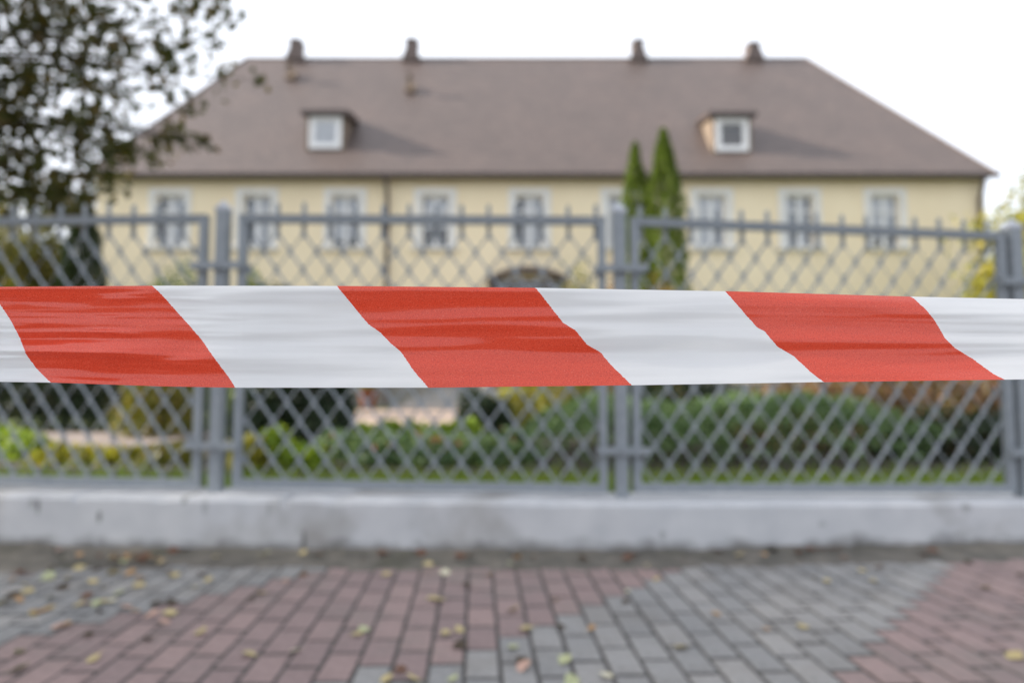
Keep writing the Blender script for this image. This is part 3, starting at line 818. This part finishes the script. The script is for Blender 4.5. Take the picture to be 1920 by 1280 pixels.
GREEN_D = [(0.012, 0.022, 0.008), (0.02, 0.035, 0.012), (0.03, 0.045, 0.015), (0.045, 0.055, 0.018)]
M_lf_tree = leafmat('tree_leaves', [(0.045, 0.052, 0.012), (0.065, 0.072, 0.016), (0.08, 0.075, 0.018), (0.13, 0.085, 0.022), (0.055, 0.065, 0.015)], 0.42)
M_lf_thuja = leafmat('thuja_leaves', [(0.055, 0.09, 0.010), (0.085, 0.135, 0.014), (0.13, 0.185, 0.02), (0.155, 0.21, 0.026)], 0.2)
M_lf_thuja_d = leafmat('dark_thuja_leaves', [(0.018, 0.03, 0.01), (0.03, 0.05, 0.015), (0.04, 0.06, 0.02)], 0.2)
M_lf_dark = leafmat('dark_conifer_leaves', [(0.010, 0.020, 0.008), (0.017, 0.034, 0.012), (0.027, 0.05, 0.016)], 0.12)
M_lf_jun = leafmat('juniper_leaves', [(0.06, 0.10, 0.035), (0.09, 0.16, 0.05), (0.15, 0.23, 0.075), (0.10, 0.17, 0.07)], 0.15)
M_lf_brown = leafmat('brown_hedge_leaves', [(0.14, 0.08, 0.05), (0.22, 0.12, 0.065), (0.09, 0.06, 0.035), (0.16, 0.13, 0.045), (0.28, 0.15, 0.07)], 0.3)
M_lf_lime = leafmat('lime_leaves', [(0.20, 0.30, 0.025), (0.27, 0.38, 0.035), (0.34, 0.42, 0.05), (0.15, 0.25, 0.035)], 0.4)
M_lf_rose = leafmat('grey_green_leaves', [(0.11, 0.19, 0.08), (0.16, 0.24, 0.13), (0.25, 0.32, 0.12), (0.08, 0.15, 0.05), (0.13, 0.21, 0.11)], 0.3)
M_lf_yel = leafmat('yellow_leaves', [(0.34, 0.28, 0.03), (0.26, 0.28, 0.04), (0.38, 0.33, 0.06), (0.18, 0.20, 0.03)], 0.4)
M_lf_olive = leafmat('olive_leaves', [(0.13, 0.14, 0.02), (0.20, 0.18, 0.025), (0.08, 0.10, 0.02), (0.26, 0.20, 0.05)], 0.35)
M_lf_orange = leafmat('orange_leaves', [(0.30, 0.13, 0.03), (0.36, 0.19, 0.05), (0.22, 0.16, 0.04), (0.26, 0.10, 0.04)], 0.35)
M_petal = leafmat('pink_petals', [(0.50, 0.20, 0.14), (0.55, 0.28, 0.18), (0.45, 0.14, 0.12)], 0.3)
M_grass = leafmat('grass_blades', [(0.12, 0.20, 0.015), (0.16, 0.26, 0.022), (0.20, 0.29, 0.03), (0.22, 0.25, 0.04)], 0.35)

# the big tree at the left, its crown hanging into the picture
def in_poly(x, y, P):
    c = False
    for (x0, y0), (x1, y1) in zip(P, P[1:] + P[:1]):
        if (y0 > y) != (y1 > y) and x < (x1 - x0) * (y - y0) / (y1 - y0) + x0: c = not c
    return c
CROWN = [(-60, -60), (445, -60), (425, 30), (380, 55), (395, 80), (345, 95), (300, 150), (345, 165), (365, 175), (290, 175), (240, 170), (225, 200), (255, 215), (240, 250), (200, 300), (160, 330), (170, 380), (130, 410), (60, 385), (0, 380), (-60, 400)]
GAPS = [((120, 275), 48), ((25, 60), 30), ((110, 30), 22), ((60, 110), 24), ((150, 60), 26), ((20, 120), 30), ((110, 125), 22), ((250, 120), 32), ((200, 20), 22), ((290, 30), 25), ((160, 205), 22), ((30, 330), 24), ((90, 195), 20), ((330, 40), 24), ((60, 235), 18), ((210, 150), 22)]
rt = random.Random(11)
TREE = Vector((-7.0, 4.9, GZ))
tree = thing('deciduous_tree', TREE, 'tall dark leafed broadleaf tree with drooping branches, filling the upper left', 'tree')
mb = MB()
trunk_pts = [TREE + Vector((0, 0, -0.1)), TREE + Vector((0.05, 0, 1.4)), TREE + Vector((-0.05, 0.1, 3.0)), TREE + Vector((0.1, 0.0, 5.0)), TREE + Vector((0, 0.1, 7.2)), TREE + Vector((0.1, 0, 8.6))]
mb.tube(trunk_pts, [0.26, 0.21, 0.18, 0.13, 0.07, 0.02], 12)
obj('trunk', mb, M_bark, tree, smooth=True)
clumps = []
while len(clumps) < 225:                       # the part in view
    px, py = rt.uniform(-60, 445), rt.uniform(-60, 410)
    if not in_poly(px, py, CROWN): continue
    if any((px - c[0]) ** 2 + (py - c[1]) ** 2 < (r * 1.0) ** 2 for c, r in GAPS): continue
    if px > 200 and rt.random() < 0.35: continue
    Y = rt.uniform(4.7, 6.0); p = at(px, py, Y); clumps.append((p, rt.uniform(0.11, 0.18), rt.randint(11, 19)))
for px, py in ((255, 268), (285, 262), (312, 258), (335, 264), (352, 268), (372, 262), (388, 266), (300, 285), (298, 300), (270, 280), (240, 276), (330, 250), (310, 170), (365, 182), (352, 205), (330, 235), (440, 130), (478, 152), (405, 150), (215, 320), (190, 340), (165, 350)):
    clumps.append((at(px, py, 6.0 + rt.uniform(-.3, .3)), 0.075, 11))
while len(clumps) < 1000:                      # the rest of the crown
    v = Vector((rt.uniform(-1, 1), rt.uniform(-1, 1), rt.uniform(-1, 1)))
    if not 0.35 < v.length < 1: continue
    p = TREE + Vector((0, -1.4, 5.4)) + Vector((v.x * 4.0, v.y * 2.9, v.z * 3.6))
    if p.y > 0.5:
        d = p - Vector((0, 0, EYE)); px = 960 + F * d.x / (d.y * 1.0)
        if px > -70: continue
    clumps.append((p, rt.uniform(0.22, 0.40), rt.randint(45, 85)))
lf = MB()
for c, r, n in clumps:
    big = 1.2 if n < 22 else 1.0
    for _ in range(n):
        q = Vector((rt.gauss(0, 1), rt.gauss(0, 1), rt.gauss(0, 0.8))) * r * 0.75
        leaf_quad(lf, c + q, rt.uniform(0.06, 0.10) * big, 0.62, -0.4, rt)
obj('crown', lf, M_lf_tree, tree)
br = MB()
for c, r, n in rt.sample(clumps[:225], 45) + rt.sample(clumps[247:], 70) + clumps[225:247]:
    hgt = max(2.2, min(7.5, (c - TREE).z * 0.75)); s = TREE + Vector((0.02, 0.05, hgt))
    mid = s.lerp(c, 0.55) + Vector((rt.gauss(0, .15), rt.gauss(0, .15), 0.35))
    br.tube([s, s.lerp(mid, .5) + Vector((0, 0, .1)), mid, mid.lerp(c, .6) + Vector((0, 0, .05)), c], [0.045, 0.028, 0.015, 0.008, 0.003], 5)
obj('limbs', br, M_bark, tree, smooth=True)

# second street tree, unseen, added on the sunny side to shade pavement and tape
def round_tree(name, base, h, rad, zc, m, label, group=None, ncl=260, leaf=0.09, seed=1, per=60, cat='tree', tr=0.16):
    rr_ = random.Random(seed); base = Vector(base)
    t = thing(name, base, label, cat, group)
    q = MB(); q.tube([base + Vector((0, 0, -.1)), base + Vector((.04, 0, h * .3)), base + Vector((-.05, .05, h * .6)), base + Vector((0, 0, h * .9))], [tr, tr * .8, tr * .5, tr * .12], 10)
    cl = []
    while len(cl) < ncl:
        v = Vector((rr_.uniform(-1, 1), rr_.uniform(-1, 1), rr_.uniform(-1, 1)))
        if not 0.45 < v.length < 1: continue
        k = 1 + 0.22 * noise.noise(v * 2.2 + Vector((seed, 0, 0)))
        cl.append(base + Vector((v.x * rad * k, v.y * rad * k, zc + v.z * (h - zc) * k)))
    for c in rr_.sample(cl, min(40, ncl)):
        s = base + Vector((0, 0, lerp(h * .25, h * .7, rr_.random()))); q.tube([s, s.lerp(c, .5) + Vector((0, 0, .15)), c], [tr * .3, tr * .15, .006], 5)
    obj('trunk', q, M_bark, t, smooth=True)
    lf = MB()
    for c in cl:
        for _ in range(per):
            leaf_quad(lf, c + Vector((rr_.gauss(0, 1), rr_.gauss(0, 1), rr_.gauss(0, .8))) * rad * 0.12, leaf * rr_.uniform(.7, 1.2), 0.6, 0, rr_)
    obj('crown', lf, m, t)
    return t
round_tree('deciduous_tree', (-11.0, 0.2, 0.0), 9.0, 3.6, 5.2, M_lf_tree, 'unseen broadleaf street tree added left of the tape to shade the pavement', ncl=420, leaf=0.12, seed=3, per=70)

def thuja(base, h, rad, m, label, group=None, n=9000, seed=1, leaf=0.09, peak=0.3):
    rr_ = random.Random(seed); base = Vector(base)
    t = thing('thuja', base, label, 'thuja', group)
    q = MB(); q.tube([base + Vector((0, 0, -.05)), base + Vector((0, 0, h * .92))], [0.09, 0.01], 8); obj('trunk', q, M_bark, t)
    lf = MB()
    for _ in range(n):
        z = rr_.random() ** 0.9; a = rr_.uniform(0, 6.283)
        prof = (1 - max(0, (z - peak) / (1 - peak)) ** 2.6) ** 0.85 if z > peak else min(1, 0.75 + z)
        k = prof * rad * (0.86 + 0.42 * noise.noise(Vector((math.cos(a) * 1.8, math.sin(a) * 1.8, z * h * 1.9 + seed * 5)))) * math.sqrt(rr_.uniform(.35, 1.0))
        p = base + Vector((math.cos(a) * k, math.sin(a) * k, z * h * .985))
        leaf_quad(lf, p, leaf * rr_.uniform(.6, 1.3), 0.45, 0, rr_, Vector((math.cos(a) * .6 + rr_.gauss(0, .3), math.sin(a) * .6 + rr_.gauss(0, .3), 1)).normalized())
    obj('crown', lf, m, t)
def gp(px, Y, z=GZ): return Vector(((px - 960) / F * Y * 1.002, Y, z))
thuja(gp(1249, 15.0), at(1249, 238, 15.0).z - GZ, 0.60, M_lf_thuja, 'taller of the two columnar green thujas in front of the house, on the right', 'pair of thujas by the house', 16000, 4)
thuja(gp(1195, 15.3), at(1195, 264, 15.3).z - GZ, 0.50, M_lf_thuja, 'shorter of the two columnar green thujas in front of the house, on the left', 'pair of thujas by the house', 12000, 5)
thuja(gp(148, 14.0), at(150, 352, 14.0).z - GZ, 0.50, M_lf_thuja_d, 'dark columnar thuja by the left corner of the house', None, 14000, 6)

def shrub(name, c, rx, ry, h, m, label, cat='shrub', n=6000, leaf=0.06, seed=1, group=None, asp=0.55, lump=0.35, flat=1.0, shell=0.35, extra=None):
    """a mounded bush: lumpy half ellipsoid of leaves over a few stems"""
    rr_ = random.Random(seed); c = Vector(c)
    t = thing(name, c, label, cat, group)
    q = MB()
    for _ in range(9):
        a = rr_.uniform(0, 6.28); k = rr_.uniform(.2, .7)
        e = c + Vector((math.cos(a) * rx * k, math.sin(a) * ry * k, h * rr_.uniform(.5, .85)))
        q.tube([c + Vector((math.cos(a) * rx * .1, math.sin(a) * ry * .1, -.03)), c.lerp(e, .5) + Vector((0, 0, h * .1)), e], [.016, .011, .004], 5)
    obj('stems', q, M_bark, t)
    lf = MB(); lf2 = MB()
    for i in range(n):
        a = rr_.uniform(0, 6.283); s = rr_.random() ** flat; u = math.sqrt(max(0, 1 - s * s))
        d = Vector((math.cos(a) * u, math.sin(a) * u, s))
        k = (1 - lump + lump * 2.0 * (0.5 + 0.5 * noise.noise(Vector((d.x * rx, d.y * ry, d.z * h)) * 2.6 + Vector((seed * 3.1, 0, 0))))) * (rr_.uniform(shell, 1.0) ** .4)
        p = c + Vector((d.x * rx * k, d.y * ry * k, d.z * h * k))
        if extra and rr_.random() < extra[1] and s > .25: leaf_quad(lf2, p, leaf * 1.3 * rr_.uniform(.7, 1.2), .8, .3, rr_)
        else: leaf_quad(lf, p, leaf * rr_.uniform(.6, 1.3), asp, 0.3, rr_)
    obj('foliage', lf, m, t)
    if extra: obj('blossoms', lf2, extra[0], t)
    return t
# left: hedge, conifers, low yellow green plants
shrub('hedge', (-7.2, 10.5, GZ), 2.5, 0.8, 1.6, M_lf_dark, 'dark green clipped hedge behind the side path at the left', 'hedge', 12000, 0.09, 21, shell=.6)
shrub('shrub', gp(300, 8.6), 0.48, 0.5, 1.35, M_lf_olive, 'loose brownish olive shrub between the dark hedge and the left fence post', n=3200, leaf=0.08, seed=22, lump=.5)
shrub('shrub', gp(335, 9.8), 0.6, 0.6, at(335, 516, 9.8).z - GZ, M_lf_thuja, 'tall green shrub whose tip shows above the tape left of the left post', n=5000, leaf=0.08, seed=42)
shrub('conifer_shrub', gp(552, 6.6), 0.62, 0.55, 1.5, M_lf_dark, 'dense dark green conifer shrub just right of the left fence post', n=14000, leaf=0.06, seed=23, lump=.22, shell=.6)
shrub('conifer_shrub', gp(492, 7.3), 0.36, 0.4, at(492, 512, 7.3).z - GZ, M_lf_thuja, 'narrow green conifer whose tip shows above the tape right of the left post', n=7000, leaf=0.06, seed=24)
shrub('shrub', gp(35, 15.0), 1.7, 1.3, at(60, 415, 15.0).z - GZ, M_lf_olive, 'large olive yellow bush at the left edge under the big tree', n=22000, leaf=0.15, seed=25, lump=.4)
shrub('shrub', gp(0, 19.0), 2.6, 1.6, 4.6, M_lf_olive, 'second olive bush farther back at the left edge, left of the dark thuja', n=14000, leaf=0.15, seed=26)
for i, (px, Y, r, h, m, lab) in enumerate([(25, 6.2, .26, .22, M_lf_lime, 'first lime green clump from the left edge behind the fence'), (62, 6.0, .24, .27, M_lf_lime, 'second lime green clump from the left edge behind the fence'),
        (118, 5.7, .26, .15, M_lf_yel, 'low yellow green clump beside the second lime clump at the left'), (178, 5.7, .24, .10, M_lf_yel, 'low yellow ground plant in the middle behind the leftmost fence panel'),
        (238, 5.7, .24, .10, M_lf_yel, 'low yellow ground plant nearest the brownish olive shrub'), (318, 5.6, .26, .16, M_lf_olive, 'low olive plant beside the left fence post, on its left'),
        (478, 5.3, .15, .20, M_lf_yel, 'small yellow green plant just right of the left fence post'), (515, 5.4, .17, .34, M_lf_lime, 'bright lime plant in front of the dark conifer shrub'), (588, 5.3, .16, .17, M_lf_lime, 'low lime plant at the foot of the dark conifer shrub, on its right')]):
    shrub('leafy_plant', gp(px, Y), r, r * .8, h, m, lab, 'plant', 420, 0.07, 60 + i, 'low plants along the fence', .6, .45)
# middle: lime border, grey green flowering plants, yellow bush
for i, (px, Y, r, h, lab) in enumerate([(672, 7.6, .24, .20, 'lime green clump at the left end of the border before the path'), (728, 7.6, .22, .24, 'second lime green clump along the border before the path'), (780, 7.5, .22, .21, 'third lime green clump along the border before the path'),
        (830, 7.6, .22, .20, 'fourth lime green clump along the border before the path'), (872, 7.7, .20, .27, 'lime green clump at the right end of the border before the path')]):
    shrub('leafy_plant', gp(px, Y), r, r, h, M_lf_lime, lab, 'plant', 520, 0.085, 70 + i, 'lime border plants', .7, .4)
for i, (px, Y, r, h, lab) in enumerate([(655, 6.0, .26, .22, 'grey green bush of the flower bed nearest the dark conifer'), (715, 5.7, .28, .25, 'grey green bush with pale tips, second in the flower bed'), (785, 5.6, .28, .22, 'grey green bush with a salmon flower, middle of the flower bed'),
        (850, 5.8, .30, .27, 'grey green bush with pinkish flowers right of the flower bed middle'), (915, 5.6, .28, .24, 'grey green bush with yellow flowers toward the juniper'), (968, 5.9, .26, .30, 'grey green bush of the flower bed nearest the juniper')]):
    shrub('flowering_bush', gp(px, Y), r, r * .9, h, M_lf_rose, lab, 'bush', 950, 0.065, 80 + i, 'bushes of the flower bed', .6, .5, extra=(M_petal if i != 4 else M_lf_yel, 0.02))
shrub('conifer_shrub', gp(905, 9.2), 0.42, 0.4, 0.62, M_lf_dark, 'small dark spreading conifer right of the beige garden path', n=3500, leaf=0.06, seed=27, lump=.5)
shrub('shrub', gp(985, 9.6), 0.52, 0.5, 1.1, M_lf_yel, 'yellow leaved shrub between the path and the middle fence post', n=1900, leaf=0.085, seed=28, lump=.5, shell=.1)
shrub('shrub', gp(1085, 10.5), 0.55, 0.5, at(1090, 518, 10.5).z - GZ, M_lf_olive, 'tall olive brown shrub behind the juniper beside the middle fence post', n=2600, leaf=0.085, seed=29, lump=.5, shell=.1)
shrub('shrub', gp(1095, 16.5), 0.5, 0.5, at(1095, 522, 16.5).z - GZ, M_lf_yel, 'yellow shrub by the house wall right of the arched doorway', n=2600, leaf=0.10, seed=30)
# right: juniper mound, brown hedge, yellow shrubs
shrub('juniper', (1.0, 6.45, GZ), 0.95, 1.35, 0.50, M_lf_jun, 'low spreading green juniper behind the middle fence post', 'juniper', 9500, 0.055, 31, 'low junipers behind the fence', .4, .3, .45, .75)
shrub('juniper', (2.5, 6.6, GZ), 1.4, 1.45, 0.53, M_lf_jun, 'wide low green juniper mound behind the right fence panel', 'juniper', 14000, 0.055, 32, 'low junipers behind the fence', .4, .3, .45, .75)
shrub('hedge', (4.6, 7.7, GZ), 2.2, 1.5, 0.92, M_lf_brown, 'reddish brown autumn hedge behind the juniper at the right', 'hedge', 17000, 0.075, 33, lump=.4, shell=.5)
shrub('conifer_shrub', (4.3, 6.2, GZ), 1.0, 0.75, 0.42, M_lf_dark, 'dark low shrub before the brown hedge at the right', n=5000, leaf=0.06, seed=34)
shrub('shrub', gp(1830, 9.6), 0.8, 0.6, 0.86, M_lf_lime, 'bright yellow green shrub rising behind the brown hedge at the right', n=2600, leaf=0.085, seed=35, lump=.45)
shrub('shrub', gp(1260, 9.8), 1.0, 0.6, 0.9, M_lf_dark, 'dark green shrub behind the junipers below the thujas', n=6000, leaf=0.07, seed=36)
shrub('shrub', gp(1150, 16.2), 0.35, 0.35, at(1150, 515, 16.2).z - GZ, M_lf_orange, 'narrow orange autumn shrub left of the thuja pair', n=1700, leaf=0.1, seed=37)
shrub('shrub', gp(1250, 13.6), 0.62, 0.5, at(1250, 512, 13.6).z - GZ, M_lf_orange, 'orange autumn shrub at the foot of the thuja pair', n=2200, leaf=0.09, seed=38)
round_tree('yellow_tree', gp(2015, 16.0), 5.7, 1.95, 3.3, M_lf_yel, 'round yellow autumn tree right of the house at the picture edge', ncl=300, leaf=0.17, seed=8, per=60)
shrub('shrub', gp(1898, 27.0), 1.5, 1.0, 6.0, M_lf_olive, 'green bush squeezed between the house corner and the yellow tree', n=14000, leaf=0.2, seed=39)

# terracotta pot on the path
pb = gp(692, 18.7, GZ)
th = thing('flower_pot', pb, 'orange terracotta flower pot beside the beige path near the steps', 'flower pot')
mb = MB(); prof = [(0.18, 0), (0.24, .32), (0.27, .50), (0.29, .51), (0.29, .58), (0.25, .58), (0.24, .5)]
mb.tube([pb + Vector((0, 0, z)) for r, z in prof], [r for r, z in prof], 20, cap=False)
obj('pot', mb, M_terra, th, smooth=True)
mb = MB(); n = 20; mb.v = [tuple(pb + Vector((0.245 * math.cos(6.283 * i / n), 0.245 * math.sin(6.283 * i / n), .52))) for i in range(n)]; mb.f = [tuple(range(n))]; mb.m = [0]
obj('soil', mb, M_soil, th)
mb = MB(); rp = random.Random(5)
for _ in range(260): leaf_quad(mb, pb + Vector((rp.gauss(0, .14), rp.gauss(0, .14), .58 + abs(rp.gauss(0, .13)))), .1, .5, .6, rp)
obj('foliage', mb, M_lf_rose, th)

# grass along the fence and scattered over the bed
mb = MB(); rg = random.Random(9)
for _ in range(15000):
    Y = 3.9 + abs(rg.gauss(0, 0.5)); X = rg.uniform(-0.85, 0.85) * (Y + .5)
    if Y < fence_at(960 + F * X / Y)[0].y + 0.2: continue
    h = rg.uniform(.04, .11); a = rg.uniform(0, 6.28); d = Vector((math.cos(a), math.sin(a), 0)) * .006
    p = Vector((X, Y, GZ)); tpt = p + Vector((rg.gauss(0, .03), rg.gauss(0, .03), h))
    mb.tri(p - d, p + d, tpt)
obj('grass', mb, M_grass, kind='stuff', label='short bright green grass growing behind the plinth', category='grass')

# ------------------------------------------------------------------ fallen leaves, one by one
LC = {'y': ('yellow', (0.44, 0.36, 0.18)), 'w': ('pale cream', (0.58, 0.54, 0.40)), 'o': ('orange', (0.38, 0.23, 0.11)), 'b': ('reddish brown', (0.13, 0.065, 0.04)),
      'd': ('dark brown', (0.055, 0.038, 0.022)), 'g': ('pale green', (0.40, 0.42, 0.24)), 'p': ('pinkish', (0.46, 0.30, 0.24))}
LM = {}
for k, (nm, c) in LC.items():
    LM[k] = noisy('leaf_' + k, tuple(v * .75 for v in c), tuple(min(1, v * 1.2) for v in c), 30, rough=.6, bstr=.2, bdist=.004)
def leaf_mesh(seed):
    r_ = random.Random(seed); q = MB(); n = 6; curl = r_.uniform(.1, .5); tw = r_.uniform(-.3, .3)
    rows = []
    for i in range(n + 1):
        t = i / n; w = math.sin(math.pi * t ** .8) * .40 * (1 + r_.uniform(-.18, .18)) + 0.01
        x = t - .5; z = curl * (abs(t - .5) ** 2) * 1.3
        rows.append([(x, -w, z + .28 * w + tw * w), (x, 0, z), (x, w, z + .28 * w - tw * w)])
    for a, b in zip(rows, rows[1:]):
        for j in range(2): q.quad(a[j], b[j], b[j + 1], a[j + 1])
    q.tube([(.5, 0, curl * .32), (.62, .03, curl * .4), (.75, .02, curl * .45 + .02)], [.016, .013, .01], 4)
    zmin = min(v[2] for v in q.v); q.v = [(x, y, z - zmin) for x, y, z in q.v]
    return q
lmesh = {}
S8 = [(310, 445, 'p'), (270, 510, 'y'), (360, 565, 'y'), (65, 580, 'o'), (130, 600, 'y'), (145, 640, 'y'), (490, 585, 'y'), (330, 620, 'd'), (735, 610, 'y'), (15, 695, 'y'), (100, 680, 'o'), (200, 745, 'o'), (240, 735, 'o'), (175, 755, 'y'),
      (540, 690, 'y'), (510, 700, 'g'), (585, 690, 'w'), (700, 515, 'y'), (600, 480, 'b'), (650, 500, 'b'), (720, 475, 'b'), (765, 480, 'b'), (820, 492, 'b'), (690, 540, 'o'), (925, 555, 'y'), (1035, 612, 'w'), (1070, 550, 'b'), (1105, 575, 'y'), (1145, 482, 'y'), (1400, 465, 'g'),
      (1510, 580, 'p'), (1380, 645, 'y'), (1330, 675, 'd'), (870, 795, 'p'), (1065, 850, 'y'), (465, 865, 'd'), (785, 885, 'd'), (350, 815, 'o'), (310, 820, 'p'), (500, 990, 'y'), (105, 955, 'g'), (110, 1035, 'g'), (1320, 965, 'y'), (1570, 945, 'w'), (1890, 860, 'y'), (710, 738, 'o'),
      (975, 445, 'd'), (830, 700, 'd'), (1605, 550, 'o'), (60, 665, 'd'), (420, 515, 'y'), (270, 665, 'g'), (640, 640, 'g')]
S6 = [(340, 65, 'd'), (465, 125, 'y'), (685, 100, 'y'), (775, 115, 'w'), (1010, 125, 'o'), (1120, 95, 'g'), (900, 42, 'b'), (890, 180, 'd'), (705, 250, 'y'), (740, 258, 'y'), (1140, 305, 'y'), (1360, 255, 'y'), (345, 415, 'g'), (780, 430, 'y'), (850, 415, 'y'), (855, 495, 'd'), (1210, 410, 'y'), (1390, 400, 'd'),
      (1740, 215, 'w'), (1730, 268, 'd'), (1410, 575, 'g'), (540, 625, 'b'), (465, 672, 'y'), (605, 672, 'y'), (820, 670, 'g'), (1190, 612, 'p'), (1180, 580, 'd'), (1135, 508, 'g'), (1630, 655, 'w'), (1440, 700, 'g'), (1850, 102, 'y'), (1895, 150, 'y'), (1740, 65, 'b'), (1550, 405, 'o')]
S7 = [(290, 415, 'o'), (555, 495, 'o'), (750, 485, 'y'), (105, 590, 'y'), (815, 222, 'y'), (875, 242, 'y'), (1122, 243, 'y'), (1720, 280, 'y'), (1900, 212, 'd'), (1440, 112, 'b'), (790, 85, 'b'), (850, 78, 'b'), (905, 92, 'b'), (950, 98, 'b'), (720, 95, 'd'), (300, 100, 'd'), (1870, 640, 'y'), (1065, 190, 'y'), (590, 110, 'd')]
rx_ = random.Random(31)
EX = [(rx_.gauss(255, 45), rx_.gauss(1052, 7), rx_.choice('bbbodyo')) for _ in range(16)] + [(rx_.uniform(5, 330), rx_.uniform(1050, 1150), rx_.choice('yyowdbgp')) for _ in range(22)] + [(rx_.uniform(400, 1900), rx_.uniform(1040, 1062) - 12 * abs(rx_.gauss(0, .4)), rx_.choice('dbbyo')) for _ in range(20)]
spots = EX + [(x / 2.8235, 880 + y / 2.8225, c) for x, y, c in S8] + [(560 + x / 2.8235, 1030 + y / 2.824, c) for x, y, c in S6] + [(1240 + x / 2.8235, 1000 + y / 2.825, c) for x, y, c in S7]
rl_ = random.Random(2)
todo = []
for px, py, c in spots:
    p = ground(px, py, 0.012)
    fp, _, _ = fence_at(px)
    near = p.y > fp.y - 0.50
    if p.y > fp.y - 0.23:
        p.x *= (fp.y - 0.26) / p.y; p.y = fp.y - 0.26
    q = p.x - p.y
    if near: zone, z = 'in plinth dirt under the ' + ('left' if px < 413 else 'middle' if px < 1163 else 'right') + ' panel', 0.030
    elif q < -4.07: zone, z = 'on the grey pavers at the left', 0.006
    elif q < -2.42: zone, z = 'on the left red paver band', 0.006
    elif q < -1.15: zone, z = 'on the middle grey paver band', 0.006
    else: zone, z = 'on the red pavers at the right', 0.006
    todo.append((c, zone, px, p, z))
ORD = ['leftmost', 'second from left', 'third from left', 'fourth from left', 'fifth from left', 'sixth from left', 'seventh from left', 'eighth from left', 'ninth from left', 'tenth from left', 'eleventh from left', 'twelfth from left', 'thirteenth from left', 'fourteenth from left', 'fifteenth from left', 'sixteenth from left', 'seventeenth from left', 'eighteenth from left', 'nineteenth from left', 'twentieth from left', 'twenty-first from left', 'twenty-second from left', 'twenty-third from left', 'twenty-fourth from left', 'twenty-fifth from left', 'twenty-sixth from left']
for key in sorted({(t[0], t[1]) for t in todo}):
    same = sorted([t for t in todo if (t[0], t[1]) == key], key=lambda t: t[2])
    for i, (c, zone, px, p, z) in enumerate(same):
        which = '' if len(same) == 1 else (', rightmost of its colour' if i == len(same) - 1 else ', ' + ORD[i] + ' of its colour')
        var = rl_.randint(0, 4); s = rl_.uniform(.034, .062)
        if (c, var) not in lmesh: lmesh[(c, var)] = mesh_of('fallen_leaf', leaf_mesh(var), LM[c])
        o = place('fallen_leaf', lmesh[(c, var)], None, (p.x, p.y, z), label=f'{LC[c][0]} leaf {zone}{which}', category='leaf', group=f'{LC[c][0]} fallen leaves {zone}')
        o.scale = (s, s, s); o.rotation_euler = (rl_.gauss(0, .2), rl_.gauss(0, .2), rl_.uniform(0, 6.28))
